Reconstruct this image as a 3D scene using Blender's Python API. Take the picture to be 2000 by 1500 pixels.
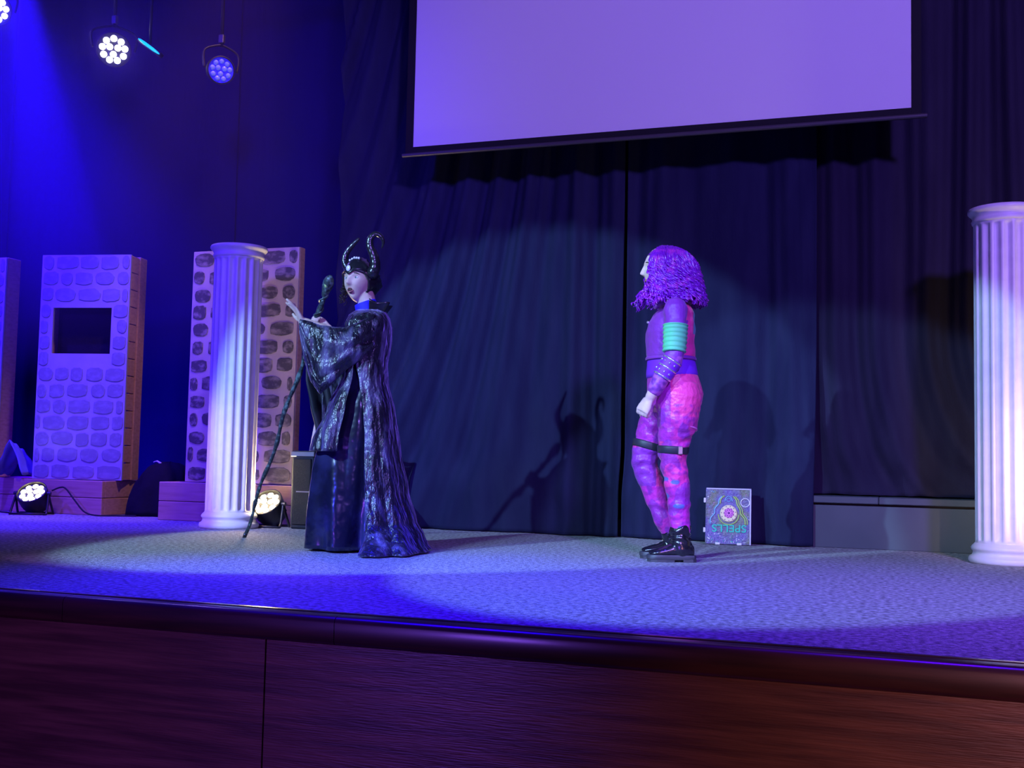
import bpy, bmesh, math, random
from mathutils import Vector, Matrix, noise
PI = math.pi
for o in list(bpy.data.objects): bpy.data.objects.remove(o)
scene = bpy.context.scene
COL = scene.collection
rnd = random.Random(7)

# ------------------------------------------------------------------ camera
YAW, PITCH, ROLL = 0.340, 0.067, 0.021
fw = Vector((-math.sin(YAW)*math.cos(PITCH), math.cos(YAW)*math.cos(PITCH), math.sin(PITCH)))
rt0 = Vector((math.cos(YAW), math.sin(YAW), 0)); up0 = rt0.cross(fw)
rt = math.cos(ROLL)*rt0 + math.sin(ROLL)*up0
up = -math.sin(ROLL)*rt0 + math.cos(ROLL)*up0
cd = bpy.data.cameras.new('camera'); cd.sensor_width = 36; cd.lens = 36*2200/2000; cd.clip_start = .05
cam = bpy.data.objects.new('camera', cd); COL.objects.link(cam)
m3 = Matrix((rt, up, -fw)).transposed()
cam.matrix_world = Matrix.Translation((0, -3.035, .477)) @ m3.to_4x4()
scene.camera = cam

# ------------------------------------------------------------------ world, exposure, stage lights
scene.view_settings.view_transform = 'Standard'
scene.view_settings.look = 'None'
scene.view_settings.gamma = 1
scene.view_settings.use_curve_mapping = False
scene.view_settings.exposure = 0
cy = scene.cycles; cy.max_bounces = 6; cy.diffuse_bounces = 3; cy.glossy_bounces = 3; cy.volume_bounces = 0; cy.volume_step_rate = 3; cy.volume_max_steps = 96
w = bpy.data.worlds.new('hall_dark'); scene.world = w; w.use_nodes = True
w.node_tree.nodes['Background'].inputs[0].default_value = (.10, .04, 1, 1)
w.node_tree.nodes['Background'].inputs[1].default_value = .012

def spot(name, loc, target, half_deg, color, watts, blend=.08, size=.06):
    d = bpy.data.lights.new(name, 'SPOT'); d.energy = watts; d.color = color
    d.spot_size = math.radians(2*half_deg); d.spot_blend = blend; d.shadow_soft_size = size
    o = bpy.data.objects.new(name, d); COL.objects.link(o); o.location = loc
    o.rotation_euler = (Vector(target)-Vector(loc)).to_track_quat('-Z', 'Y').to_euler()
    return o
# two hard-edged follow spots from the front of the hall
spot('front_spot_cool', (-5.7, -6, 4.9), (-2.101, 4.067, 0), 9.5, (.33, .60, 1), 5000, .05)
spot('front_spot_pale', (-2.0, -6, 4.9), (-.60, 3.0, 0), 9.8, (.34, .58, 1), 2800, .10)
# soft warm fill added on the two columns, no known lamps there
spot('added_column_warm_left', (-6.2, -6, 4.6), (-4.15, 3.27, .34), 2.9, (1, .60, .40), 2200, 1, .1)
spot('added_column_warm_right', (2.6, -6, 4.6), (.473, 3.27, .34), 2.9, (1, .62, .42), 1400, 1, .1)
# broad coloured washes from the front of the hall
spot('front_wash_blue', (-5.2, -7, 5.0), (-5.6, 4.0, 1.7), 17.5, (.050, .008, 1), 5000, .6, .6)
spot('front_wash_purple', (3.8, -7, 5.0), (.2, 3.4, 2.4), 21.6, (.28, .15, .90), 5900, .7, .4)
# saturated blue lamps over the left stage and the stage edge, then added fills
spot('stage_blue_left', (-6.6, 2.3, 4.9), (-6.1, 3.7, .9), 27, (.03, .006, 1), 3600, .7, .08)
spot('stage_blue_beam', (-7.67, 4.7, 5.5), (-6.36, 4.7, 0), 7.2, (.02, 0, 1), 8500, .45, .05)
spot('stage_blue_front', (-3.0, -.3, 4.9), (-2.0, .75, 0), 19, (.012, 0, 1), 2300, .9, .2)
spot('added_blue_top', (.3, .2, 5.2), (-.6, 1.0, 0), 24, (.06, 0, 1), 1100, .9, .2)  # added overhead fill that turns the floor pools bluer
spot('added_lavender_strip', (-9.6, .95, 2.4), (-2.7, 1.07, 0), 3.6, (.50, .20, 1), 620, .35, .03)  # added low side light, imitates the pale strip across the floor
spot('added_purple_right', (2.2, -.6, 5.0), (.75, .85, 0), 18, (.36, .15, .85), 420, .9, .2)  # added fill to brighten the floor at the right
spot('added_pink_fill', (-3.4, 2.6, 4.8), (-5.5, 4.0, .7), 15, (.74, .36, .50), 400, .7, .15)  # added pink fill for the flat sides and risers, no such lamp known
spot('added_purple_left', (-6.4, 1.0, 5.2), (-5.6, 2.5, 0), 17, (.34, .13, .85), 300, .8, .2)  # added fill to brighten the back floor at the left
spot('added_blue_low', (-4.5, -6, 3.0), (-2.45, 1.3, .1), 4.6, (.02, 0, 1), 3200, .7, .1)  # added blue fill for the lower gown and the floor before it
spot('added_fascia_amber', (1.6, -4.2, .0), (.6, 0, -.55), 21, (1, .38, .50), 290, 1, .3)  # added lamp, set low so it lights mainly the stage front
spot('added_fascia_violet', (-2.6, -4.2, .0), (-2.2, 0, -.55), 22, (.25, .08, 1), 340, 1, .3)  # added like the amber one, violet for the left of the stage front

# ------------------------------------------------------------------ materials
MATS = {}
def mat(name, col=(.5, .5, .5), rough=.6, metal=0, spec=.5, col2=None, nscale=8, ndetail=4, stretch=(1, 1, 1), contrast=(.35, .65),
        bump=0, bscale=60, bstretch=None, sheen=0, sheen_tint=(1, 1, 1), coat=0, emis=None, estr=0, attr=None, rand=0):
    if name in MATS: return MATS[name]
    m = bpy.data.materials.new(name); m.use_nodes = True; MATS[name] = m
    nt = m.node_tree; N = nt.nodes; L = nt.links
    b = N['Principled BSDF']
    b.inputs['Roughness'].default_value = rough; b.inputs['Metallic'].default_value = metal
    b.inputs['Specular IOR Level'].default_value = spec
    b.inputs['Base Color'].default_value = (*col, 1)
    if sheen:
        b.inputs['Sheen Weight'].default_value = sheen; b.inputs['Sheen Tint'].default_value = (*sheen_tint, 1)
        b.inputs['Sheen Roughness'].default_value = .35
    if coat: b.inputs['Coat Weight'].default_value = coat; b.inputs['Coat Roughness'].default_value = .15
    if emis:
        b.inputs['Emission Color'].default_value = (*emis, 1); b.inputs['Emission Strength'].default_value = estr
    tc = N.new('ShaderNodeTexCoord')
    def mapped(st, off=False):
        mp = N.new('ShaderNodeMapping'); mp.inputs['Scale'].default_value = st
        L.new(tc.outputs['Object'], mp.inputs['Vector'])
        if rand:
            oi = N.new('ShaderNodeObjectInfo'); mu = N.new('ShaderNodeMath'); mu.operation = 'MULTIPLY'; mu.inputs[1].default_value = 37
            L.new(oi.outputs['Random'], mu.inputs[0]); L.new(mu.outputs[0], mp.inputs['Location'])
        return mp
    base = None
    if attr:
        a = N.new('ShaderNodeAttribute'); a.attribute_name = attr; base = a.outputs['Color']
        L.new(base, b.inputs['Base Color'])
    if col2:
        nz = N.new('ShaderNodeTexNoise'); nz.inputs['Scale'].default_value = nscale; nz.inputs['Detail'].default_value = ndetail
        L.new(mapped(stretch).outputs[0], nz.inputs['Vector'])
        mr = N.new('ShaderNodeMapRange'); mr.inputs[1].default_value = contrast[0]; mr.inputs[2].default_value = contrast[1]
        L.new(nz.outputs['Fac'], mr.inputs[0])
        mx = N.new('ShaderNodeMix'); mx.data_type = 'RGBA'
        L.new(mr.outputs[0], mx.inputs[0]); mx.inputs[6].default_value = (*col, 1); mx.inputs[7].default_value = (*col2, 1)
        if base:
            mx.blend_type = 'MULTIPLY'; L.new(base, mx.inputs[6]); mx.inputs[7].default_value = (*col2, 1)
        L.new(mx.outputs[2], b.inputs['Base Color'])
    if bump:
        nb = N.new('ShaderNodeTexNoise'); nb.inputs['Scale'].default_value = bscale; nb.inputs['Detail'].default_value = 3
        L.new(mapped(bstretch or stretch).outputs[0], nb.inputs['Vector'])
        bp = N.new('ShaderNodeBump'); bp.inputs['Strength'].default_value = bump; bp.inputs['Distance'].default_value = .02
        L.new(nb.outputs['Fac'], bp.inputs['Height']); L.new(bp.outputs[0], b.inputs['Normal'])
    return m

mat('carpet', (.22, .21, .21), .95, spec=.1, col2=(.56, .55, .53), nscale=48, ndetail=6, stretch=(1, 1.0, 1), contrast=(.38, .64), bump=.8, bscale=120)
mat('hall_carpet', (.05, .05, .055), .95, spec=.1, col2=(.08, .075, .08), nscale=40)
mat('stage_wood', (.085, .032, .020), .36, col2=(.20, .085, .045), nscale=5, ndetail=8, stretch=(.55, 3, 9), contrast=(.36, .68), bump=.12, bscale=24, bstretch=(.6, 3, 10), coat=.15)
mat('nosing_wood', (.035, .013, .009), .32, col2=(.075, .026, .016), nscale=6, ndetail=6, stretch=(.5, 3, 8), coat=.3)
mat('black_wall', (.02, .02, .024), .9, spec=.1, col2=(.028, .028, .032), nscale=3)
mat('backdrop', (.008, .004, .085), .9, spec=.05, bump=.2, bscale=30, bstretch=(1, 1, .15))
mat('curtain', (.012, .013, .040), .85, spec=.10, col2=(.017, .019, .050), nscale=10, stretch=(1, 1, .2), bump=.15, bscale=90)
mat('curtain_grey', (.017, .014, .034), .85, spec=.10, col2=(.022, .019, .041), nscale=10, stretch=(1, 1, .2), bump=.15, bscale=90)
mat('screen', (.72, .72, .72), .85, spec=.1)
mat('screen_border', (.012, .012, .014), .8, spec=.2)
mat('screen_bar', (.06, .055, .06), .4)
mat('plaster', (.80, .79, .78), .42, bump=.05, bscale=40, col2=(.74, .73, .72), nscale=14)
mat('riser_grey', (.045, .058, .070), .6, col2=(.055, .068, .080), nscale=4)
mat('pine', (.66, .42, .25), .55, col2=(.54, .32, .18), nscale=4, ndetail=6, stretch=(1, 6, 14), contrast=(.4, .7), bump=.08, bscale=20, bstretch=(1, 6, 14), rand=1)
mat('canvas_cream', (.62, .55, .42), .85, spec=.15, col2=(.40, .35, .28), nscale=4, ndetail=5, contrast=(.35, .8), bump=.25, bscale=9)
mat('canvas_blue', (.52, .52, .58), .85, spec=.15, col2=(.42, .42, .48), nscale=4, ndetail=5, contrast=(.35, .7), bump=.2, bscale=9)
mat('stone_dark', (.10, .095, .085), .8, spec=.2, col2=(.34, .31, .25), nscale=2.6, ndetail=4, contrast=(.46, .70), rand=1)
mat('stone_blue', (.29, .29, .35), .8, spec=.2, col2=(.40, .40, .47), nscale=2.6, ndetail=4, contrast=(.45, .80), rand=1)
mat('black_cloth', (.012, .012, .016), .9, spec=.1, bump=.3, bscale=20)
mat('blue_cloth', (.16, .17, .42), .8, bump=.2, bscale=20)
mat('black_plastic', (.018, .018, .02), .45)
mat('grey_plastic', (.026, .028, .03), .8, spec=.15, bump=.1, bscale=150)
mat('grille', (.018, .020, .022), .85, spec=.1, bump=.4, bscale=400)
mat('metal', (.35, .35, .36), .35, metal=.9)
mat('chrome_white', (.8, .8, .82), .25, metal=.2)
mat('rubber', (.015, .015, .015), .8)
mat('led_warm', (1, .9, .7), .4, emis=(1, .84, .52), estr=16)
mat('led_white', (1, .95, 1), .4, emis=(.80, .75, 1), estr=22)
mat('led_off', (.25, .3, .7), .1, spec=1, coat=1, emis=(.05, .12, 1), estr=.35)
mat('lens_blue', (.05, .05, .5), .15, spec=.8, emis=(.03, .02, 1), estr=.55)
mat('led_cyan', (.1, .5, .9), .15, spec=.8, emis=(.0, .42, 1), estr=1.6)
mat('skin', (.72, .52, .44), .5, col2=(.66, .45, .38), nscale=30, sheen=.1)
mat('skin_hand', (.74, .54, .47), .5)
mat('lips', (.45, .16, .17), .4)
mat('dark_mouth', (.05, .012, .015), .6)
mat('eye_white', (.75, .75, .76), .25)
mat('iris', (.05, .09, .12), .15)
mat('dark_hair', (.02, .014, .012), .4)
mat('velvet', (.008, .008, .016), .33, spec=.65, sheen=.55, sheen_tint=(.6, .5, 1), col2=(.17, .15, .28), nscale=14, ndetail=7, stretch=(1, 1, .35), contrast=(.50, .68), bump=1.0, bscale=34, bstretch=(1, 1, .4))
mat('satin', (.008, .008, .026), .22, spec=.75, bump=.8, bscale=6, col2=(.03, .028, .12), nscale=4, contrast=(.45, .7))
mat('dark_lining', (.012, .012, .022), .6, sheen=.3)
mat('gloss_black', (.012, .012, .018), .28, spec=.7, bump=.25, bscale=14)
mat('horn', (.014, .014, .02), .27, spec=.7, bump=.06, bscale=40)
mat('jewel', (.85, .85, .9), .12, spec=1, coat=1)
mat('blue_lit_neck', (.02, .01, .85), .7)  # dark neck covering with the blue lamp light put into its colour
mat('carved', (.05, .075, .075), .35, metal=.3, col2=(.18, .28, .26), nscale=40, contrast=(.5, .62), bump=.45, bscale=60)
mat('orb', (.45, .62, .22), .08, spec=1, coat=1)
mat('purple_hair', (.20, .008, .42), .26, spec=.8, col2=(.48, .03, .44), nscale=30, contrast=(.5, .75))
mat('jacket', (.2, .1, .4), .5, attr='Col', sheen=.2, bump=.35, bscale=24)
mat('trousers', (.8, .1, .3), .42, attr='Col', sheen=.15, bump=.5, bscale=26)
mat('jacket_plain', (.24, .03, .36), .5, sheen=.2)
mat('shirt_purple', (.20, .02, .60), .6)
mat('patch_green', (.12, .62, .28), .5)
mat('bracer', (.22, .10, .30), .35, attr='Col', bump=.7, bscale=90)
mat('stud', (.8, .78, .8), .2, metal=.8)
mat('strap', (.02, .022, .035), .5)
mat('boot', (.010, .010, .014), .22, spec=.7, bump=.25, bscale=22, coat=.4)
mat('sole', (.05, .05, .06), .5)
mat('book_cover', (.17, .14, .34), .35, spec=.7, col2=(.20, .24, .09), nscale=7, ndetail=5, contrast=(.42, .60), bump=.7, bscale=60)
mat('book_edge', (.62, .62, .66), .4)
mat('pages', (.75, .70, .58), .8)
mat('glit_green', (.42, .66, .12), .3, spec=.8)
mat('glit_blue', (.20, .50, .62), .3, spec=.8)
mat('glit_teal', (.03, .66, .36), .3, spec=.8)
mat('glit_white', (.85, .85, .85), .25, spec=.8)
mat('emblem_cream', (.90, .84, .42), .4)
mat('emblem_pink', (.80, .22, .55), .4)
mat('emblem_plum', (.18, .03, .22), .4)
mat('white_paper', (.7, .7, .7), .7)

# ------------------------------------------------------------------ mesh helpers
class MB:
    def __init__(s): s.v = []; s.f = []
    def add(s, vs, fs):
        k = len(s.v); s.v += [Vector(p) for p in vs]; s.f += [tuple(i+k for i in f) for f in fs]; return s
    def box(s, x0, x1, y0, y1, z0, z1, c=.004):
        bm = bmesh.new(); bmesh.ops.create_cube(bm, size=1)
        for v in bm.verts:
            v.co = Vector((x0+(v.co.x+.5)*(x1-x0), y0+(v.co.y+.5)*(y1-y0), z0+(v.co.z+.5)*(z1-z0)))
        if c: bmesh.ops.bevel(bm, geom=list(bm.edges), offset=c, segments=1, affect='EDGES')
        bm.verts.index_update()
        s.add([v.co.copy() for v in bm.verts], [[v.index for v in f.verts] for f in bm.faces]); bm.free(); return s
    def loft(s, rings, cap=True, closed=True):
        n = len(rings[0]); k = len(s.v); vs = [p for r in rings for p in r]; fs = []
        for i in range(len(rings)-1):
            for j in range(n if closed else n-1):
                a = i*n+j; b = i*n+(j+1) % n
                fs.append((a, b, b+n, a+n))
        s.add(vs, fs)
        if cap and closed:
            for i, rev in ((0, True), (len(rings)-1, False)):
                c = sum((Vector(p) for p in rings[i]), Vector())/n
                ci = len(s.v); s.v.append(c)
                for j in range(n):
                    a = k+i*n+j; b = k+i*n+(j+1) % n
                    s.f.append((b, a, ci) if rev else (a, b, ci))
        return s
    def ell(s, secs, n=20, cap=True):   # secs: (center, U, V)
        return s.loft([[Vector(c)+math.cos(2*PI*j/n)*Vector(U)+math.sin(2*PI*j/n)*Vector(V) for j in range(n)] for c, U, V in secs], cap)
    def tube(s, pts, rad, n=10, cap=True, mod=None, round_ends=False):
        pts = [Vector(p) for p in pts]
        if not hasattr(rad, '__len__'): rad = [rad]*len(pts)
        rad = list(rad)
        if round_ends:
            d0 = (pts[0]-pts[1]).normalized(); d1 = (pts[-1]-pts[-2]).normalized()
            r0, r1 = rad[0], rad[-1]
            pts = [pts[0]+d0*r0*.95, pts[0]+d0*r0*.6] + pts + [pts[-1]+d1*r1*.6, pts[-1]+d1*r1*.95]
            rad = [r0*.3, r0*.8] + rad + [r1*.8, r1*.3]
        N = len(pts); T = [(pts[min(i+1, N-1)]-pts[max(i-1, 0)]).normalized() for i in range(N)]
        u = T[0].orthogonal().normalized(); rings = []
        for i in range(N):
            u = (u - T[i]*u.dot(T[i])); u = u.normalized() if u.length > 1e-6 else T[i].orthogonal().normalized()
            v = T[i].cross(u); ring = []
            for j in range(n):
                th = 2*PI*j/n; r = rad[i]*(mod(i, th) if mod else 1)
                ring.append(pts[i]+(u*math.cos(th)+v*math.sin(th))*r)
            rings.append(ring)
        return s.loft(rings, cap)
    def lathe(s, prof, n=48, cap=True, rmod=None):
        return s.loft([[Vector(((rmod(j/n, z, r) if rmod else r)*math.cos(2*PI*j/n), (rmod(j/n, z, r) if rmod else r)*math.sin(2*PI*j/n), z)) for j in range(n)] for r, z in prof], cap)
    def sphere(s, c, r, nu=16, nv=10, M=None):
        r = r if hasattr(r, '__len__') else (r, r, r)
        rings = []
        for i in range(nv+1):
            t = -PI/2+PI*max(.02, min(.98, i/nv))
            rings.append([Vector((r[0]*math.cos(t)*math.cos(2*PI*j/nu), r[1]*math.cos(t)*math.sin(2*PI*j/nu), r[2]*math.sin(t))) for j in range(nu)])
        if M: rings = [[M @ p for p in q] for q in rings]
        return s.loft([[p+Vector(c) for p in q] for q in rings])
    def sheet(s, P, closed=False):      # grid rows -> surface
        return s.loft(P, cap=False, closed=closed)
    def xf(s, M):
        s.v = [M @ p for p in s.v]; return s
    def join(s, o): return s.add(o.v, o.f)
    def mesh(s, name, smooth=True):
        me = bpy.data.meshes.new(name); me.from_pydata([tuple(p) for p in s.v], [], s.f); me.update()
        bm = bmesh.new(); bm.from_mesh(me); bmesh.ops.recalc_face_normals(bm, faces=bm.faces); bm.to_mesh(me); bm.free()
        if smooth: me.polygons.foreach_set('use_smooth', [True]*len(me.polygons))
        return me
    def build(s, name, m, parent=None, smooth=True, solid=0, sharp=None):
        me = s.mesh(name, smooth); me.materials.append(MATS[m])
        if smooth and sharp: me.set_sharp_from_angle(angle=math.radians(sharp))
        o = link(name, me, parent)
        if solid:
            md = o.modifiers.new('thickness', 'SOLIDIFY'); md.thickness = solid; md.offset = 0
        return o
def link(name, data, parent=None):
    o = bpy.data.objects.new(name, data); COL.objects.link(o)
    if parent: o.parent = parent
    return o
def tag(o, label=None, cat=None, group=None, kind=None):
    if label: o['label'] = label
    if cat: o['category'] = cat
    if group: o['group'] = group
    if kind: o['kind'] = kind
    return o
def thing(name, label, cat, loc=(0, 0, 0), rz=0, group=None):
    o = link(name, None); o.empty_display_size = .1; o.location = loc; o.rotation_euler = (0, 0, rz)
    return tag(o, label, cat, group)
def fuse(mb, name, m, parent, voxel=.005, smooth=4, wrinkle=None, color=None):
    """one continuous skin over overlapping closed lofts"""
    me = mb.mesh(name+'_raw'); t = link(name+'_tmp', me)
    r = t.modifiers.new('r', 'REMESH'); r.mode = 'VOXEL'; r.voxel_size = voxel; r.use_smooth_shade = True
    if smooth:
        sm = t.modifiers.new('s', 'SMOOTH'); sm.factor = .5; sm.iterations = smooth
    dg = bpy.context.evaluated_depsgraph_get(); dg.update()
    out = bpy.data.meshes.new_from_object(t.evaluated_get(dg)); out.name = name
    bpy.data.objects.remove(t); bpy.data.meshes.remove(me)
    if wrinkle:
        nn = [v.normal.copy() for v in out.vertices]
        for v, q in zip(out.vertices, nn): v.co += q*wrinkle(v.co, q)
        out.update()
    if color:
        at = out.color_attributes.new('Col', 'FLOAT_COLOR', 'POINT')
        for i, v in enumerate(out.vertices): at.data[i].color = (*color(v.co), 1)
    out.materials.clear(); out.materials.append(MATS[m])
    out.polygons.foreach_set('use_smooth', [True]*len(out.polygons))
    return link(name, out, parent)
def lerp(a, b, t): return a+(b-a)*t
def interp(tab, x):      # tab: sorted [(x, v...)]
    if x <= tab[0][0]: return tab[0][1:]
    for p, q in zip(tab, tab[1:]):
        if x <= q[0]:
            t = (x-p[0])/(q[0]-p[0]); t = t*t*(3-2*t)*.5+t*.5
            return tuple(lerp(u, v, t) for u, v in zip(p[1:], q[1:]))
    return tab[-1][1:]
def catmull(pts, n=6):
    pts = [Vector(p) for p in pts]; out = []
    for i in range(len(pts)-1):
        p0 = pts[max(i-1, 0)]; p1 = pts[i]; p2 = pts[i+1]; p3 = pts[min(i+2, len(pts)-1)]
        for k in range(n):
            t = k/n
            out.append(.5*((2*p1)+(p2-p0)*t+(2*p0-5*p1+4*p2-p3)*t*t+(3*p1-p0-3*p2+p3)*t**3))
    return out+[pts[-1]]
def ramp(vals, n): # resample list to n values
    return [lerp(vals[int(t)], vals[min(int(t)+1, len(vals)-1)], t-int(t)) for t in [i*(len(vals)-1)/(n-1) for i in range(n)]]

# ------------------------------------------------------------------ the setting
f = MB().box(-11, 4.5, .085, 6.2, -.06, 0, 0).build('floor', 'carpet', smooth=False)
tag(f, 'grey speckled carpet covering the raised stage', kind='structure')
f = MB().box(-11, 6, -9, .05, -1.12, -1.0, 0).build('floor_hall', 'hall_carpet', smooth=False)
tag(f, 'dark carpet of the hall below the stage', kind='structure')
wf = link('wall_front', None); tag(wf, 'reddish brown wooden panels along the front of the stage', kind='structure')
for x0 in (-9.19, -6.75, -4.31, -1.869, .571, 3.011):
    MB().box(x0+.0015, x0+2.4385, .03, .05, -1.0, -.088, .0012).build('panel', 'stage_wood', wf, smooth=False)
tr = link('trim_1', None); tag(tr, 'dark varnished wooden nosing along the stage edge', kind='structure')
for x0, x1 in ((-9.2, -5.1), (-5.1, -2.62), (-2.62, -1.62), (-1.62, 1.1), (1.1, 4.4)):
    prof = [(.085, -.004), (.085, -.088), (.012, -.088), (.004, -.084), (0, -.075), (0, -.022), (.003, -.012), (.010, -.005), (.020, -.002), (.052, -.001), (.055, -.006), (.060, -.006), (.063, .001), (.080, .001)]
    MB().loft([[Vector((x, y, z)) for y, z in prof] for x in (x0+.001, x1-.001)]).build('board', 'nosing_wood', tr, sharp=40)
f = MB().box(-11, 6, 6.2, 6.4, -.06, 5.6, 0).build('wall_back', 'black_wall', smooth=False); tag(f, 'black back wall behind the drapes', kind='structure')
f = MB().box(-11.2, -11, -9, 6.4, -1.1, 5.6, 0).build('wall_left', 'black_wall', smooth=False); tag(f, 'black side wall at the left', kind='structure')
f = MB().box(4.5, 4.7, .05, 6.4, -1.1, 5.6, 0).build('wall_right', 'black_wall', smooth=False); tag(f, 'black side wall at the right', kind='structure')
f = MB().box(-11.2, 6, -9, 6.4, 5.6, 5.75, 0).build('ceiling', 'black_wall', smooth=False); tag(f, 'black ceiling over the stage', kind='structure')

# ledge behind the drapes
lg = link('trim_2', None); tag(lg, 'low grey ledge with a capping board below the right drape', kind='structure')
MB().box(-.62, 2.4, 3.885, 4.7, 0, .25, .003).build('front_panel', 'riser_grey', lg, smooth=False)
for x0, x1 in ((-.62, -.17), (-.17, 1.5), (1.5, 2.42)):
    MB().box(x0+.001, x1-.001, 3.855, 4.7, .262, .303, .004).build('cap_board', 'riser_grey', lg, smooth=False)
MB().box(-.62, 2.4, 3.90, 4.7, .25, .262, 0).build('shadow_strip', 'black_wall', lg, smooth=False)

# ------------------------------------------------------------------ drapes
def curtain(name, m, label, x0, x1, z1, yfun, zlow, fold, nu=240, nv=70, thick=.004):
    rows = []
    for j in range(nv+1):
        t = j/nv; row = []
        for i in range(nu+1):
            u = i/nu; x = lerp(x0(t), x1(t), u) if callable(x0) else lerp(x0, x1, u)
            zb = zlow(u, x); z = lerp(zb, z1, t**1.25)
            row.append(Vector((x, yfun(x, z)-fold(x, z, u), z)))
        rows.append(row)
    o = MB().sheet(rows).build(name, m, solid=thick)
    return tag(o, label, 'curtain', 'black stage drapes')
def pleat(s, k=1.6):
    v = math.sin(s); return math.copysign(abs(v)**k, v)
def foldA(x, z, u):
    lean = .30*max(0, (-2.0-x))*(z-.9)
    s = x-lean
    w_ = s*17+1.3*noise.noise((s*2.1, 3.1, z*.35))*2.2
    a = .038+.020*noise.noise((s*1.7, 7, z*.3))
    v = a*pleat(w_, 2.2)+.014*noise.noise((s*9, z*.5, 2))+.030*noise.noise((s*2.2, z*.7, 5))
    low = max(0, 1-z/1.0)
    v += low*.035*noise.noise((x*5+z*2.4, z*3.2-x*2, 9))
    return v
def foldB(x, z, u):
    s = x+.04*(z-1)*(x+1.1)
    v = .028*pleat(s*16+1.8*noise.noise((s*2, 1, z*.3)), 2)+.012*noise.noise((s*8, z*.4, 2))+.035*noise.noise((s*2.0, z*.5, 15))
    low = max(0, 1-abs(z-.42)/.5)
    return v+low*.025*noise.noise((x*4-z*2, z*4+x, 19))
def foldC(x, z, u):
    low = max(0, 1-(z-.3)/1.1)
    s = x-.42*low*low*(x+.75)*.9
    v = .042*pleat(s*24+2.2*noise.noise((s*2.3, 4, z*.25)), 1.7)+.02*noise.noise((s*9, z*.35, 22))
    return v+low*.030*noise.noise((s*9+z*3, z*2, 29))
def drapeY(base, lip):
    def fn(x, z):
        t = max(0, min(1, (z-.26)/.30)); t = t*t*(3-2*t)
        return lerp(lip, base, t)
    return fn
curtain('stage_curtain', 'curtain', 'wide black drape hanging behind the horned costume wearer, lit by a pool of light', -3.82, -1.740, 5.2,
        drapeY(4.0, 3.95), lambda u, x: .006, foldA)
curtain('stage_curtain', 'curtain', 'black drape behind the purple haired person and the book', -1.722, -.535, 5.2,
        lambda x, z: drapeY(4.0, 3.93)(x, z)-.10*max(0, min(1, (x+1.3)/.6))*max(0, min(1, (1.2-z)/.8)), lambda u, x: .006, foldB, nu=170)
curtain('stage_curtain', 'curtain_grey', 'black pleated drape resting on the grey ledge beside the right column', -.60, 2.3, 5.2,
        lambda x, z: 4.09-.05*max(0, 1-(z-.3)/.12) if z < .42 else 4.09, lambda u, x: .309+.012*abs(noise.noise((x*6, 0, 3))), foldC, nu=300)
def foldD(x, z, u):
    return .03*pleat(x*9+2*noise.noise((x*1.5, 2, z*.2)), 1.5)+.02*noise.noise((x*5, z*.3, 2))
for x0, x1, lb in ((-10.98, -8.0, 'leftmost dark drape hanging far behind the painted flats'), (-7.985, -5.515, 'dark drape behind the painted flat with the square window'), (-5.50, -3.3, 'dark drape behind the left column and stone flat')):
    curtain('backdrop_curtain', 'backdrop', lb, x0, x1, 5.3, lambda x, z: 5.25, lambda u, x: .01, foldD, nu=120, nv=24)

# ------------------------------------------------------------------ projection screen
SX0, SX1, SZ, SY = -3.079, .014, 2.517, 3.62
ps = thing('projection_screen', 'large white projection screen with a black border hanging above the drapes', 'screen', (0, SY, SZ))
MB().box(SX0, SX1, 0, .006, 0, 1.74, 0).build('screen_surface', 'screen', ps, smooth=False)
MB().box(SX0-.055, SX0, -.002, .006, -.045, 1.80, .001).build('border', 'screen_border', ps, smooth=False)
MB().box(SX1, SX1+.055, -.002, .006, -.045, 1.80, .001).build('border', 'screen_border', ps, smooth=False)
MB().box(SX0, SX1, -.002, .006, -.045, 0, .001).build('border', 'screen_border', ps, smooth=False)
MB().box(SX0, SX1, -.002, .006, 1.74, 1.80, .001).build('border', 'screen_border', ps, smooth=False)
MB().tube([(SX0-.075, .0, -.052), (SX1+.085, .0, -.052)], .014, 10).build('bottom_bar', 'screen_bar', ps, sharp=50)
MB().box(SX0-.14, SX1+.14, -.08, .08, 1.78, 1.93, .01).build('case', 'screen_border', ps, smooth=False)
for x in (SX0+.2, SX1-.2):
    MB().tube([(x, 0, 1.92), (x, 0, 5.6-SZ)], .006, 6).build('hanger', 'metal', ps)

# ------------------------------------------------------------------ columns
def column(loc, label):
    t = thing('fluted_column', label, 'column', loc, 0, 'white fluted columns')
    base = [(.02, 0), (.182, 0), (.189, .010), (.190, .022), (.185, .034), (.174, .040), (.168, .052), (.169, .062), (.176, .068), (.178, .078), (.172, .088), (.162, .098), (.157, .104), (.02, .104)]
    MB().lathe(base, 72).build('base', 'plaster', t, sharp=60)
    nf = 18
    def flute(u, z, r):
        p = (u*nf) % 1.0; e = min(1, max(0, (z-.112)/.02), max(0, (1.742-z)/.02)); e = math.sqrt(max(0, e))
        d = 0 if p < .14 or p > .86 else math.sin(PI*(p-.14)/.72)**.7
        return r-.0135*d*e
    zs = [.10, .112, .116, .122, .132, .2] + [.2+1.44*i/10 for i in range(1, 11)] + [1.70, 1.722, 1.732, 1.738, 1.742, 1.76]
    MB().lathe([(.156, z) for z in zs], nf*12, rmod=flute).build('shaft', 'plaster', t, sharp=70)
    cap = [(.02, 1.750), (.157, 1.750), (.163, 1.756), (.166, 1.766), (.161, 1.774), (.161, 1.784), (.168, 1.796), (.178, 1.804), (.184, 1.812), (.184, 1.822), (.179, 1.830), (.02, 1.830)]
    MB().lathe(cap, 72).build('capital', 'plaster', t, sharp=60)
    return t
column((-4.15, 3.27, 0), 'white fluted column in front of the dark stone painted flat')
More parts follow.
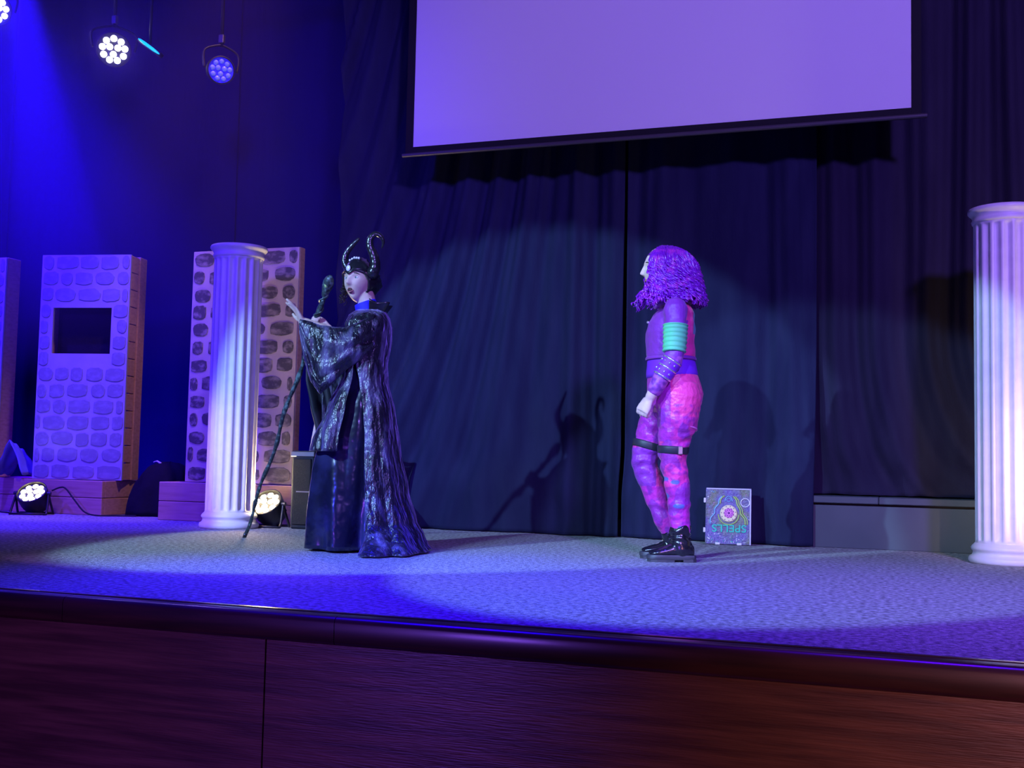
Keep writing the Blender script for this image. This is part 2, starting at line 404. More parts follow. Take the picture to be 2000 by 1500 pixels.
column((.473, 3.27, 0), 'white fluted column at the right edge in front of the ledge drape')

# ------------------------------------------------------------------ timber risers and painted flats
def riser(x0, x1, y0, y1, h, label, rz=0, origin=None):
    o = origin or (x0, y0); t = thing('timber_riser', label, 'riser', (o[0], o[1], 0), rz, 'timber risers under the flats')
    W, D = x1-x0, y1-y0
    for k in range(2):
        za, zb = .001+k*h/2, (k+1)*h/2-.003
        MB().box(0, W, 0, .035, za, zb, .004).build('front_plank', 'pine', t, smooth=False)
        for xx in (0, W-.035): MB().box(xx, xx+.035, .037, D, za, zb, .004).build('side_plank', 'pine', t, smooth=False)
    MB().box(.036, W-.036, .038, D-.01, .004, h-.006, .003).build('core', 'pine', t, smooth=False)
    return t
riser(-6.455, -5.63, 3.845, 4.55, .258, 'long timber riser under the flat with the square window, behind a stage lamp')
riser(-5.015, -3.88, 3.69, 4.0, .272, 'timber riser of two planks behind the left column')
riser(-7.6, -6.50, 3.93, 4.55, .258, 'timber riser at the far left edge washed in blue light')

STONES = {}
def stone_mesh(k, m):
    if (k, m) not in STONES:
        r = random.Random(100+k); n = 14; ex = r.uniform(2.4, 4.5)
        loop = []
        for j in range(n):
            th = 2*PI*(j+.5)/n; c, s_ = math.cos(th), math.sin(th)
            q = (abs(c)**ex+abs(s_)**ex)**(-1/ex)*r.uniform(.93, 1.04)
            loop.append((.5*c*q, .5*s_*q))
        rings = [[Vector((x*sc, y, z*sc)) for x, z in loop] for sc, y in ((1, .001), (1, -.0025), (.93, -.0045))]
        me = MB().loft(rings).mesh('painted_stone', False); me.materials.append(MATS[m]); STONES[(k, m)] = me
    return STONES[(k, m)]
def stone_flat(loc, rz, W, H, D, label, canvas, stone, rows, cols, seed, hole=None, side_blocks=0, gap=(.016, .026), shade=1.0):
    t = thing('painted_flat', label, 'stage flat', loc, rz, 'painted stone wall flats')
    r = random.Random(seed)
    mb = MB()
    if hole:
        hx0, hx1, hz0, hz1 = hole
        mb.box(0, hx0, 0, .02, 0, H, 0).box(hx1, W, 0, .02, 0, H, 0).box(hx0, hx1, 0, .02, 0, hz0, 0).box(hx0, hx1, 0, .02, hz1, H, 0)
        MB().box(hx0-.02, hx1+.02, .12, .126, hz0-.02, hz1+.02, 0).build('window_backing', 'black_cloth', t, smooth=False)
    else: mb.box(0, W, 0, .02, 0, H, .003)
    mb.build('canvas', canvas, t, smooth=False)
    hh = H/rows
    for i in range(rows):
        edges = [0]; base = W/cols
        x = base*r.uniform(.35, .75) if i % 2 else base*r.uniform(.75, 1.15)
        while x < W-.35*base:
            edges.append(x); x += base*r.uniform(.75, 1.30)
        edges.append(W)
        for a, b in zip(edges, edges[1:]):
            g = r.uniform(*gap); cx, cz = (a+b)/2+r.uniform(-.004, .004), (i+.5)*hh+r.uniform(-.005, .005)
            sw, sh = b-a-g, hh-r.uniform(*gap)*.9
            if sw < .03: continue
            if hole and cx+sw/2 > hole[0]-.004 and cx-sw/2 < hole[1]+.004 and cz+sh/2 > hole[2]-.004 and cz-sh/2 < hole[3]+.004:
                # trim the stone at the window
                if cx < hole[0] and hole[0]-a > .06: b2 = hole[0]-.008; cx, sw = (a+b2)/2, b2-a-g
                elif cx > hole[1] and b-hole[1] > .06: a2 = hole[1]+.008; cx, sw = (a2+b)/2, b-a2-g
                else: continue
            o = link('painted_stone', stone_mesh(r.randrange(7), stone), t)
            o.location = (cx, 0, cz); o.scale = (sw, 1, sh)
    # frame behind the canvas: studs, and a stack of side boards
    MB().box(0, .04, .022, D, 0, H, .003).build('stud', 'pine', t, smooth=False)
    if side_blocks:
        bh = H/side_blocks
        for k in range(side_blocks):
            MB().box(W-.03, W-.002, .022, D*.55, k*bh+.002, (k+1)*bh-.004, .003).build('side_board', 'pine', t, smooth=False)
        MB().box(W-.045, W+.008, D*.55+.002, D, 0, H+.004, .004).build('stud', 'pine', t, smooth=False)
    else:
        MB().box(W-.04, W-.001, .022, D, 0, H+.003, .004).build('stud', 'pine', t, smooth=False)
    for z in (0.0, H-.05): MB().box(.042, W-.05, .024, D*.5, z, z+.045, .003).build('rail', 'pine', t, smooth=False)
    return t
A2 = math.atan2(.14, .71)
stone_flat((-6.296, 3.862, .2585), A2, .724, 1.715, .25, 'blue lit flat painted as a stone wall, with a square black window', 'canvas_blue', 'stone_blue', 14, 4.6, 11,
           hole=(.108, .585, .955, 1.308), side_blocks=13)
stone_flat((-7.43, 3.945, .2585), 0, .70, 1.73, .16, 'blue lit stone painted flat cut off by the left edge', 'canvas_blue', 'stone_blue', 14, 4.4, 12, side_blocks=0)
stone_flat((-4.88, 3.80, .2725), 0, .868, 1.655, .085, 'cream flat painted with dark rounded stones, behind the left column', 'canvas_cream', 'stone_dark', 13, 4.6, 5, gap=(.026, .046))

# cream canvas scrap behind the loudspeaker
mb = MB(); pts = [(0, 0), (.27, 0), (.27, .50), (.16, .60), (.085, .86), (.05, .84), (.02, .5)]
mb.loft([[Vector((x, y+.015*math.sin(9*z), z)) for x, z in pts] for y in (0, .012)])
o = mb.build('canvas_scrap', 'canvas_cream', smooth=False); o.location = (-3.855, 3.70, .001); o.rotation_euler = (-.06, 0, 0)
tag(o, 'cream canvas scrap leaning behind the grey loudspeaker', 'canvas')

# loudspeaker
sp = thing('loudspeaker', 'dark grey floor loudspeaker behind the horned costume wearer', 'loudspeaker', (-3.79, 3.40, 0))
MB().box(0, .17, .012, .27, 0, .506, .012).build('cabinet', 'grey_plastic', sp, smooth=False)
MB().box(.02, .15, .0, .012, .03, .455, .004).build('grille', 'grille', sp, smooth=False)
MB().box(.0, .17, .004, .02, .468, .5, .003).build('top_strip', 'metal', sp, smooth=False)
MB().box(.05, .16, -.004, .002, .238, .246, .001).build('badge', 'metal', sp, smooth=False)

# black chair half hidden behind the robe
ch = thing('black_chair', 'black tube framed chair half hidden behind the black robe', 'chair', (-3.385, 3.56, 0), .1)
loop = catmull([(-.16, .16, .30), (-.165, .17, .50), (-.13, .175, .55), (.13, .175, .55), (.165, .17, .50), (.16, .16, .30)], 8)
MB().tube(loop, .014, 10).build('back_frame', 'black_plastic', ch)
MB().box(-.145, .145, .162, .18, .40, .535, .006).build('backrest', 'black_cloth', ch, smooth=False)
MB().box(-.17, .17, -.17, .17, .275, .305, .01).build('seat', 'black_cloth', ch, smooth=False)
for sx in (-1, 1):
    for sy in (-1, 1):
        MB().tube([(sx*.15, sy*.15, .28), (sx*.165, sy*.17, .0)], .011, 8).build('leg', 'black_plastic', ch)

# black cloth heap, pale scrap, blue cloth
mb = MB(); rings = []
for i in range(17):
    t = i/16; z = .40*(1-(1-t)**1.6)*1.0
    ring = []
    for j in range(40):
        th = 2*PI*j/40; rr = (1-t**2.2)**.6 if t < 1 else .02
        k = 1+.16*noise.noise((math.cos(th)*2, math.sin(th)*2, z*6))+.07*math.sin(th*7+z*9)
        ring.append(Vector((.235*rr*k*math.cos(th)+.02*t, .18*rr*k*math.sin(th)+.10*t, z+.012*noise.noise((j*.5, i*.6, 1))*(t > 0))))
    rings.append(ring)
o = mb.loft(rings).build('cloth_heap', 'black_cloth'); o.location = (-5.34, 4.12, .001)
tag(o, 'heap of black cloth between the two timber risers', 'cloth')
o = MB().tube(catmull([(0, 0, 0), (.03, 0, .008), (.06, -.005, -.004), (.085, 0, -.02)], 5), [.004]*5+[.007]*5+[.009]*6, 8).build('white_tag', 'white_paper')
o.location = (-5.43, 4.17, .40); tag(o, 'small white scrap on top of the black cloth heap', 'scrap')
rows = []
for j in range(13):
    v = j/12; row = []
    for i in range(25):
        u = i/24; ridge = 1-abs(u-.5)*2
        zz = .262+(.02+.27*ridge**.9)*(1-.35*v)+.02*noise.noise((u*5, v*4, 1))
        row.append(Vector((lerp(-6.64, -6.36, u)+.02*v, 3.83+.16*v+.012*noise.noise((u*6, v*3, 4)), zz)))
    rows.append(row)
o = MB().sheet(rows).build('blue_cloth', 'blue_cloth', solid=.006); tag(o, 'blue peaked cloth draped between the two left risers', 'cloth')

# ------------------------------------------------------------------ LED stage lamps
def led_layout():
    return [(.062*math.cos(2*PI*k/9+.2), .062*math.sin(2*PI*k/9+.2)) for k in range(9)]+[(.026*math.cos(2*PI*k/3+.5), .026*math.sin(2*PI*k/3+.5)) for k in range(3)]
def par_head(t, M, led, size=1.0):
    S = Matrix.Scale(size, 4)
    MB().lathe([(.002, .0065), (.089, .0065), (.089, .0085), (.002, .0085)], 32).xf(M @ S).build('lens_plate', 'lens_blue' if led == 'led_off' else 'black_plastic', t, sharp=40)
    prof = [(.02, -.13), (.055, -.13), (.075, -.115), (.092, -.06), (.098, 0), (.098, .022), (.092, .024), (.092, .006), (.02, .006)]
    MB().lathe(prof, 40).xf(M @ S).build('housing', 'black_plastic', t, sharp=40)
    for k in range(6):
        th = k*PI/3
        MB().box(-.004, .004, .07, .086, -.10, -.05, .001).xf(M @ S @ Matrix.Rotation(th, 4, 'Z')).build('cooling_fin', 'black_plastic', t, smooth=False)
    for x, y in led_layout():
        MB().lathe([(.002, .004), (.0180, .004), (.0180, .010), (.012, .0155), (.002, .0175)], 16).xf(M @ S @ Matrix.Translation((x, y, .002))).build('led', led, t)
def dirmat(loc, d, spin=0):
    q = Vector(d).normalized().to_track_quat('Z', 'Y')
    return Matrix.Translation(loc) @ q.to_matrix().to_4x4() @ Matrix.Rotation(spin, 4, 'Z')
def floor_par(loc, rz, aim, label, color, watts, half):
    t = thing('stage_lamp', label, 'stage light', loc, rz, 'LED lamps on the stage floor')
    a = Vector(aim).normalized(); c = Vector((0, 0, .150))
    par_head(t, dirmat(c, a), 'led_warm', 1.12)
    for s in (-1, 1):
        MB().tube(catmull([(s*.118, 0, .16), (s*.124, -.02, .10), (s*.132, -.06, .012), (s*.12, -.085, .008)], 6), .009, 8).build('bracket', 'black_plastic', t)
        MB().tube(catmull([(s*.118, 0, .16), (s*.124, .02, .10), (s*.130, .07, .012), (s*.12, .095, .008)], 6), .009, 8).build('bracket', 'black_plastic', t)
        MB().tube([(s*.10, 0, .155), (s*.135, 0, .155)], [.016, .014], 12).build('knob', 'black_plastic', t, sharp=40)
    for y in (-.085, .095): MB().tube([(-.125, y, .009), (.125, y, .009)], .008, 8).build('foot_bar', 'black_plastic', t)
    d = bpy.data.lights.new('lamp_beam', 'SPOT'); d.energy = watts; d.color = color; d.spot_size = math.radians(2*half); d.spot_blend = .8; d.shadow_soft_size = .07
    lo = link('lamp_beam', d, t); lo.location = c+a*.05; lo.rotation_euler = a.to_track_quat('-Z', 'Y').to_euler()
    return t
WARM = (1, .72, .40)
floor_par((-6.10, 3.66, 0), .35, (-.05, -.66, .75), 'black stage lamp with lit warm lamps on the floor before the square window flat', WARM, 14, 42)
floor_par((-3.99, 3.46, 0), .05, (-.04, -.70, .68), 'black stage lamp with lit warm lamps behind the foot of the left column', WARM, 120, 78)
floor_par((1.15, 2.75, 0), -.6, (-.72, .35, .62), 'black stage lamp on the floor to the right of the right column', WARM, 45, 60)
# supply cable of the left floor lamp
o = MB().tube(catmull([(-6.03, 3.78, .175), (-5.97, 3.80, .20), (-5.90, 3.78, .19), (-5.80, 3.76, .11), (-5.70, 3.75, .03), (-5.60, 3.76, .007), (-5.48, 3.84, .006), (-5.36, 3.90, .006)], 8), .006, 8).build('power_cable', 'rubber')
tag(o, 'thin black cable running from the left floor lamp to the cloth heap', 'cable')
o = MB().tube(catmull([(-6.95, 3.84, .006), (-6.75, 3.76, .006), (-6.55, 3.74, .006), (-6.40, 3.70, .006), (-6.29, 3.66, .006)], 8), .006, 8).build('power_cable', 'rubber')
tag(o, 'black cable lying on the carpet left of the left floor lamp', 'cable')

# lamps hanging over the left of the stage
pipe = MB().tube([(-10.9, 3.5, 4.35), (-3.2, 3.5, 4.35)], .024, 12).build('lighting_pipe', 'black_plastic'); tag(pipe, 'black lighting pipe above the left of the stage', 'pipe')
for x in (-9.5, -6.0, -3.6):
    MB().tube([(x, 3.5, 4.35), (x, 3.5, 5.6)], .01, 6).build('hanger', 'metal', pipe)
def hung_lamp(loc, aim, label, led, size=1, beam=None, name='hanging_lamp'):
    t = thing(name, label, 'stage light', loc, 0, 'stage lamps hung over the left of the stage')
    a = Vector(aim).normalized(); par_head(t, dirmat((0, 0, 0), a), led, size)
    lat = a.cross(Vector((0, 0, 1))).normalized(); h = 4.35-loc[2]
    P = [lat*.115*size, lat*.12*size+Vector((0, 0, .12)), Vector((0, 0, .17))+lat*.03, Vector((0, 0, .17))-lat*.03, -lat*.12*size+Vector((0, 0, .12)), -lat*.115*size]
    MB().tube(catmull(P, 6), .008, 8).build('yoke', 'black_plastic', t)
    MB().tube([(0, 0, .165), (0, 0, h-.02)], .012, 8).build('drop_rod', 'black_plastic', t)
    MB().box(-.03, .03, -.03, .03, h-.05, h+.03, .006).build('clamp', 'metal', t, smooth=False)
    MB().box(-.02, .02, -.015, .015, .19, .25, .004).build('clamp_bolt', 'metal', t, smooth=False)
    if beam:
        d = bpy.data.lights.new('lamp_beam', 'SPOT'); d.energy = beam[1]; d.color = beam[0]; d.spot_size = math.radians(2*beam[2]); d.spot_blend = beam[3]; d.shadow_soft_size = .04
        lo = link('lamp_beam', d, t); lo.location = a*.06; lo.rotation_euler = a.to_track_quat('-Z', 'Y').to_euler()
    return t
CAMV = Vector((0, -3.035, .477))
def toward(p, dx=0, dz=0):
    d = (CAMV-Vector(p)).normalized(); return (d.x+dx, d.y, d.z+dz)
p = (-5.42, 3.5, 3.373); hung_lamp(p, toward(p), 'brightly lit white stage lamp hanging at the upper left', 'led_white', 1.25, ((.16, .06, 1), 60, 30, .8))
p = (-4.506, 3.5, 3.133); hung_lamp(p, toward(p, .35), 'dim blue stage lamp hanging lowest of the overhead lamps', 'led_off', .98)
p = (-6.53, 3.5, 3.80); hung_lamp(p, toward(p), 'white stage lamp cut off by the upper left edge', 'led_white', 1.2, ((.16, .06, 1), 20, 30, .8))
# cyan blade-like strip lamp seen edge on
p = (-5.105, 3.5, 3.356); t = thing('strip_lamp', 'thin glowing cyan strip lamp beside the bright overhead lamp', 'stage light', p, YAW)
R_ = Matrix.Rotation(.62, 4, 'Y')
MB().box(-.10, .10, -.02, .04, -.012, .02, .006).xf(R_).build('housing', 'black_plastic', t, smooth=False)
mb = MB(); mb.loft([[Vector((x, -.024-.008*math.cos(2*PI*j/10), s*.011*math.sin(2*PI*j/10)-.0)) for j in range(10)] for x, s in ((-.094, .15), (-.08, .7), (-.04, 1), (.04, 1), (.08, .6), (.094, .12))])
mb.xf(R_).build('lens', 'led_cyan', t)
MB().tube([(0, 0, .02), (0, 0, 4.34-p[2])], .01, 8).build('drop_rod', 'black_plastic', t)

# ------------------------------------------------------------------ people
def head_mesh(mb, M, mouth=0.0, n=72, m=56):
    rings = []
    for i in range(m+1):
        la = -PI/2+PI*max(.012, min(.988, i/m)); ring = []
        for j in range(n):
            lo = 2*PI*j/n
            x, y, z = math.cos(la)*math.cos(lo), math.cos(la)*math.sin(lo), math.sin(la)
            px, py, pz = .073*x, .092*y, .113*z
            if z < 0:
                t = -z; px *= 1-.30*t**1.5
                py *= (1-.06*t) if y > 0 else (1-.38*t)
            if y > 0:
                g = lambda a, b, sx, sz: math.exp(-((x-a)/sx)**2-((z-b)/sz)**2)
                py -= .010*(abs(x)**3)
                nz = math.exp(-(x/.14)**2)
                ridge = max(0, min(1, (.16-z)/.40)) if z > -.25 else max(0, 1-(-.25-z)/.10)
                py += .026*nz*ridge
                py += .006*(g(.15, -.25, .09, .08)+g(-.15, -.25, .09, .08))
                py -= .011*(g(.40, .05, .19, .11)+g(-.40, .05, .19, .11))
                py += .004*(g(.35, .22, .3, .08)+g(-.35, .22, .3, .08))
                py += .005*(g(.5, -.3, .2, .2)+g(-.5, -.3, .2, .2))
                py += .007*g(0, -.50, .26, .10)
                py -= .020*mouth*g(0, -.52, .14, .07)
                py -= .004*g(0, -.68, .3, .06)
                py += .009*g(0, -.88, .28, .14)
            ring.append(M @ Vector((px, py, pz)))
        rings.append(ring)
    mb.loft(rings)
    for s in (-1, 1):
        mb.sphere(M @ Vector((s*.073, -.008, -.005)), (.010, .018, .030), 12, 8, M.to_3x3())
def face_parts(t, M, brow, mouth, sides=(-1, 1)):
    R3 = M.to_3x3().to_4x4()
    for s in sides:
        c = M @ Vector((s*.029, .0690, .006))
        e = MB().sphere(c, (.0135, .008, .0068), 16, 10, R3).build('eye', 'eye_white', t)
        MB().sphere(M @ Vector((s*.029-.001, .0752, .0062)), (.0054, .003, .0054), 12, 8, R3).build('iris', 'iris', e)
        MB().tube([M @ Vector((s*q, yy, zz)) for q, yy, zz in ((.014, .084, .0225), (.026, .0825, .0275), (.038, .077, .027), (.047, .069, .022))], [.0028, .0034, .003, .0014], 8).build('eyebrow', brow, t)
    lip = []
    for k in range(24):
        th = 2*PI*k/24
        lip.append(M @ Vector((.0165*math.cos(th), (.0815 if mouth else .0835)-.010*math.cos(th)**2+(.002 if math.sin(th) < 0 else 0), -.058+(.0105 if mouth else .004)*math.sin(th))))
    lp = MB().tube(lip+[lip[0]], .0030, 8).build('lips', 'lips', t)
    if mouth: MB().sphere(M @ Vector((0, .0775, -.058)), (.015, .006, .0092), 14, 8, R3).build('open_mouth', 'dark_mouth', lp)
def head_matrix(c, fwd, tilt=0):
    f_ = Vector((fwd[0], fwd[1], 0)).normalized(); f_.z = tilt; f_.normalize()
    x = f_.cross(Vector((0, 0, 1))).normalized(); z = x.cross(f_)
    return Matrix.Translation(c) @ Matrix((x, f_, z)).transposed().to_4x4()
def limb(mb, pts, rad, n=16, k=6):
    P = catmull(pts, k); mb.tube(P, ramp(rad, len(P)), n, round_ends=True)
def open_hand(mb, M):
    """local: wrist at origin, fingers +y, palm faces +z, thumb on -x"""
    T = lambda p: M @ Vector(p)
    secs = [(0, -.012, .022, .016), (.012, .004, .025, .015), (.035, .035, .034, .0135), (0, .06, .038, .012), (0, .078, .037, .010)]
    mb.ell([(T((0, y, 0)), T((rx, y, 0))-T((0, y, 0)), T((0, y, rz))-T((0, y, 0))) for _, y, rx, rz in secs], 20)
    for x, ln, sp, cu in ((-.027, .062, -.16, .10), (-.009, .070, -.05, .05), (.010, .065, .05, .08), (.027, .050, .17, .16)):
        pts = [Vector((x*.9, .060, 0))]; ang = 0
        for seg in (.3+.0, .28, .24, .18):
            ang += cu*1.0
            d = Vector((math.sin(sp), math.cos(sp)*math.cos(ang), math.sin(ang)))
            pts.append(pts[-1]+d*ln*seg*1.18)
        mb.tube([T(p) for p in pts], [.0092, .0088, .0082, .0076, .0066], 10, round_ends=True)
    mb.tube([T(p) for p in ((-.022, .016, .004), (-.038, .032, .010), (-.052, .048, .012), (-.060, .066, .012))], [.012, .0108, .0094, .0078], 10, round_ends=True)
def fist(mb, M, grip=.014):
    """local: wrist at origin, knuckles +y, fingers curl around an axis along x at y=.075, z=.02"""
    T = lambda p: M @ Vector(p)
    mb.ell([(T((0, y, 0)), T((rx, y, 0))-T((0, y, 0)), T((0, y, rz))-T((0, y, 0))) for y, rx, rz in ((-.012, .021, .016), (.015, .026, .017), (.045, .036, .016), (.075, .037, .012))], 20)
    for x, r in ((-.027, .0090), (-.009, .0094), (.009, .0092), (.026, .0082)):
        R_ = grip+r; cy, cz = .070, .006+R_
        pts = [(x, .062, 0)]+[(x, cy+R_*1.05*math.sin(a), cz-R_*math.cos(a)) for a in (.5, 1.1, 1.8, 2.5, 3.2, 3.9)]
        mb.tube([T(p) for p in pts], [r*1.04, r, r, r*.97, r*.94, r*.9, r*.84], 10, round_ends=True)
    R_ = grip+.012
    mb.tube([T(p) for p in ((-.024, .015, .008), (-.036, .030, .022), (-.034, .052, .036), (-.018, .068, .046), (.0, .072, .044))], [.012, .0115, .0105, .0098, .0085], 10, round_ends=True)
def frame_to(origin, ydir, zdir):
    y = Vector(ydir).normalized(); z = Vector(zdir); z = (z-y*z.dot(y)).normalized(); x = y.cross(z)
    return Matrix.Translation(origin) @ Matrix((x, y, z)).transposed().to_4x4()

# ---- person in the black robe.  local axes: x to the right of the picture, y away from the camera
PL = thing('person', 'person in a black horned headdress and long black robe holding a staff, one palm raised', 'person', (-2.648, 2.189, 0), YAW)
HL = head_matrix((-.050, 0, 1.385), (-.47, -.88), .03)
mb = MB(); head_mesh(mb, HL, 1.0)
limb(mb, [(.012, .012, 1.16), (.0, .006, 1.24), (-.02, 0, 1.32)], [.055, .048, .047])
mb.ell([((ca, 0, z), (hx, 0, 0), (0, hy, 0)) for z, ca, hx, hy in ((.55, .0, .05, .06), (.72, .0, .10, .14), (.84, .005, .105, .15), (.97, .01, .080, .115), (1.08, .0, .090, .125), (1.15, .01, .075, .125), (1.19, .012, .060, .085), (1.225, .012, .05, .055))], 28)
for s in (-1, 1):
    limb(mb, [(.0, s*.08, .76), (-.02, s*.08, .46), (.02, s*.08, .07)], [.085, .055, .036])
    limb(mb, [(.03, s*.08, .06), (-.05, s*.085, .05), (-.12, s*.09, .04)], [.032, .03, .022])
WL = Vector((-.310, -.13, 1.150)); WF = Vector((-.255, .085, 1.150))
limb(mb, [(.02, -.118, 1.150), (-.06, -.185, 1.06), (-.18, -.175, 1.09), WL], [.050, .045, .040, .025])
limb(mb, [(.02, .118, 1.150), (-.04, .185, 1.03), (-.14, .15, 1.09), WF], [.050, .045, .040, .025])
STAFF_DIR = Vector((-2.9525+3.589, 2.18-2.577, 1.17)).normalized()      # from the foot of the staff to the grip, in the room
Rz = Matrix.Rotation(-YAW, 3, 'Z'); SD = Rz @ STAFF_DIR
HANDL = frame_to(WL, (-.50, -.10, .80), (-.86, -.30, -.40))
open_hand(mb, HANDL)
GRIP = Rz @ (Vector((-2.9525, 2.18, 1.17))-Vector((-2.648, 2.189, 0)))
zf = Vector((-.30, -.95, .1)); yf = (zf.cross(SD)).normalized()
if yf.x > 0: yf = -yf
FH = frame_to(Vector(GRIP)-yf*.070-(zf-SD*zf.dot(SD)).normalized()*.030, yf, zf)
fist(mb, FH, .013)
limb(mb, [WF, Vector(FH.translation)+yf*.02], [.024, .022])
body = fuse(mb, 'body', 'skin', PL, .0040, 3)
face_parts(PL, HL, 'dark_hair', True)

# gown: full ring loft with folds
def ring_surface(tab, th0, th1, zs, nth, fold, closed):
    rows = []
    for z in zs:
        fx, bx, hy, cy = interp(tab, z)      # front x, back x, half depth, centre y
        row = []
        for k in range(nth if closed else nth+1):
            th = lerp(th0(z) if callable(th0) else th0, th1(z) if callable(th1) else th1, k/nth)
            cx, hx = (fx+bx)/2, (bx-fx)/2
            c, s_ = math.cos(th), math.sin(th); q = (abs(c)**2.3+abs(s_)**2.3)**(-1/2.3)
            r = q*(1+fold(th, z))
            row.append(Vector((cx+hx*c*r, cy+hy*s_*r, z)))
        rows.append(row)
    return rows
gown = [(.012, -.285, .17, .235, .02), (.19, -.28, .16, .22, .01), (.40, -.26, .145, .20, .0), (.53, -.235, .13, .19, 0), (.72, -.165, .115, .175, 0), (.86, -.10, .09, .15, 0), (.97, -.085, .085, .125, 0), (1.08, -.115, .095, .145, 0), (1.15, -.105, .095, .165, 0), (1.20, -.075, .085, .12, 0), (1.232, -.05, .065, .062, .004)]
def gfold(th, z):
    a = .17*max(0, 1-z/.9)
    return a*(math.sin(7*th+2.2*noise.noise((math.cos(th)*1.5, math.sin(th)*1.5, z*.8)))*.55+noise.noise((math.cos(th)*2.2, math.sin(th)*2.2, z*1.2)))+.012*noise.noise((th*3, z*8, 1))
zs = [.012+(1.232-.012)*i/60 for i in range(61)]
MB().sheet(ring_surface(gown, 0, 2*PI, zs, 120, gfold, True), closed=True).build('gown', 'satin', PL, solid=.004)
# cloak: back and near side, reaching the floor as a train
cloak = [(.008, -.10, .345, .43, -.02), (.03, -.08, .325, .40, -.015), (.08, -.06, .305, .335, -.01), (.146, -.06, .268, .29, 0), (.30, -.07, .226, .255, 0), (.51, -.08, .182, .225, 0), (.72, -.09, .150, .20, 0), (.86, -.10, .112, .18, 0), (.95, -.105, .106, .175, 0), (1.08, -.125, .124, .185, 0), (1.146, -.12, .124, .20, 0), (1.19, -.10, .112, .178, 0), (1.215, -.08, .098, .125, 0), (1.228, -.06, .090, .085, 0)]
def cfold(th, z):
    a = .085*max(.12, min(1, 1.05-z/.95))
    s = math.sin(11*th+1.6*math.sin(2*th)+2.5*noise.noise((math.cos(th)*1.6, math.sin(th)*1.6, z*.6)))
    return a*(.55*math.copysign(abs(s)**1.4, s)+.9*noise.noise((math.cos(th)*2.5, math.sin(th)*2.5, z*1.0)))+.020*noise.noise((math.cos(th)*7, math.sin(th)*7, z*9))
edge = lambda z: math.radians(interp([(0, -112), (.3, -103), (.6, -97), (.85, -99), (.95, -108), (1.05, -125), (1.22, -150)], z)[0])
edgef = lambda z: math.radians(interp([(0, 120), (.6, 112), (.95, 125), (1.22, 150)], z)[0])
zc = [.008+(1.228-.008)*(i/80)**1.05 for i in range(81)]
MB().sheet(ring_surface(cloak, edge, edgef, zc, 130, cfold, False)).build('cloak', 'velvet', PL, solid=.005)
# overskirt: short front layer hanging from the sleeve down to the knee
over = [(.50, -.262, .150, .262, -.005), (.56, -.25, .145, .255, -.005), (.72, -.185, .13, .235, 0), (.88, -.115, .10, .205, 0), (1.0, -.11, .10, .185, 0), (1.1, -.128, .11, .19, 0)]
def ofold(th, z):
    a = .09*max(.1, min(1, (1.05-z)/.5))
    return a*(.6*math.sin(13*th+z*6+2*noise.noise((th*2, z*2, 0)))+.8*noise.noise((th*2.5+z*3, z*2, 4)))+.02*noise.noise((th*8, z*10, 2))
zo = [.50+.60*i/40 for i in range(41)]
MB().sheet(ring_surface(over, lambda z: math.radians(lerp(-103, -112, (z-.5)/.6)), math.radians(-196), zo, 70, ofold, False)).build('overskirt', 'velvet', PL, solid=.004)

# bell sleeves: a hanging bag under each arm
def sleeve(path, name, m, seed, mouth_m):
    """path: list of (x, y, ztop, zbottom, half width)"""
    N = 40; rows = []
    for i in range(N+1):
        t = i/N; x, y, zt, zb, hw = interp([(k/(len(path)-1), *p) for k, p in enumerate(path)], t)
        ring = []
        for k in range(44):
            th = 2*PI*k/44; c, s_ = math.cos(th), math.sin(th)
            f_ = (1-s_)/2                        # 0 top, 1 bottom
            zz = lerp(zt, zb, f_**.9)
            wid = hw*abs(c)**.8*(1 if c > 0 else -1)*(1-.45*f_)
            q = noise.noise((t*5+seed, f_*3.5+c, seed))*.016+.011*math.sin(16*f_+9*t+3*noise.noise((t*3, f_*3, seed)))*min(1, f_*2)
            ring.append(Vector((x+.2*q, y+wid+q*(1 if c > 0 else -1)*.9, zz+.4*q)))
        rows.append(ring)
    return MB().sheet(rows, closed=True).build(name, m, PL, solid=.004)
sleeve([(.055, -.135, 1.205, 1.02, .060), (-.01, -.185, 1.150, .960, .062), (-.08, -.200, 1.122, .905, .064), (-.145, -.195, 1.118, .835, .062), (-.205, -.180, 1.128, .785, .058), (-.255, -.165, 1.146, .850, .052), (-.295, -.150, 1.158, .965, .047), (-.322, -.142, 1.160, 1.095, .040)], 'sleeve', 'velvet', 3, None)
sleeve([(.05, .135, 1.205, 1.02, .060), (-.02, .18, 1.130, .90, .062), (-.09, .16, 1.115, .76, .062), (-.155, .13, 1.122, .62, .060), (-.205, .11, 1.135, .515, .055), (-.235, .10, 1.145, .53, .050)], 'sleeve', 'velvet', 8, None)
# dark inner lining falling from the far sleeve
rows = []
for i in range(25):
    t = i/24; zz = lerp(1.09, .50, t)
    xl = interp([(.5, -.235), (.61, -.262), (.74, -.292), (.87, -.318), (1.09, -.318)], zz)[0]
    rows.append([Vector((lerp(xl, -.10, k/16), .055+.05*(k/16)+.02*math.sin(k*.9+zz*5), zz)) for k in range(17)])
MB().sheet(rows).build('sleeve_lining', 'dark_lining', PL, solid=.004)
# bodice front and neck
MB().tube(catmull([(.008, .004, 1.19), (-.004, .002, 1.235), (-.018, 0, 1.275)], 5), ramp([.074, .062, .056], 11), 24).build('neck_cover', 'blue_lit_neck', PL)
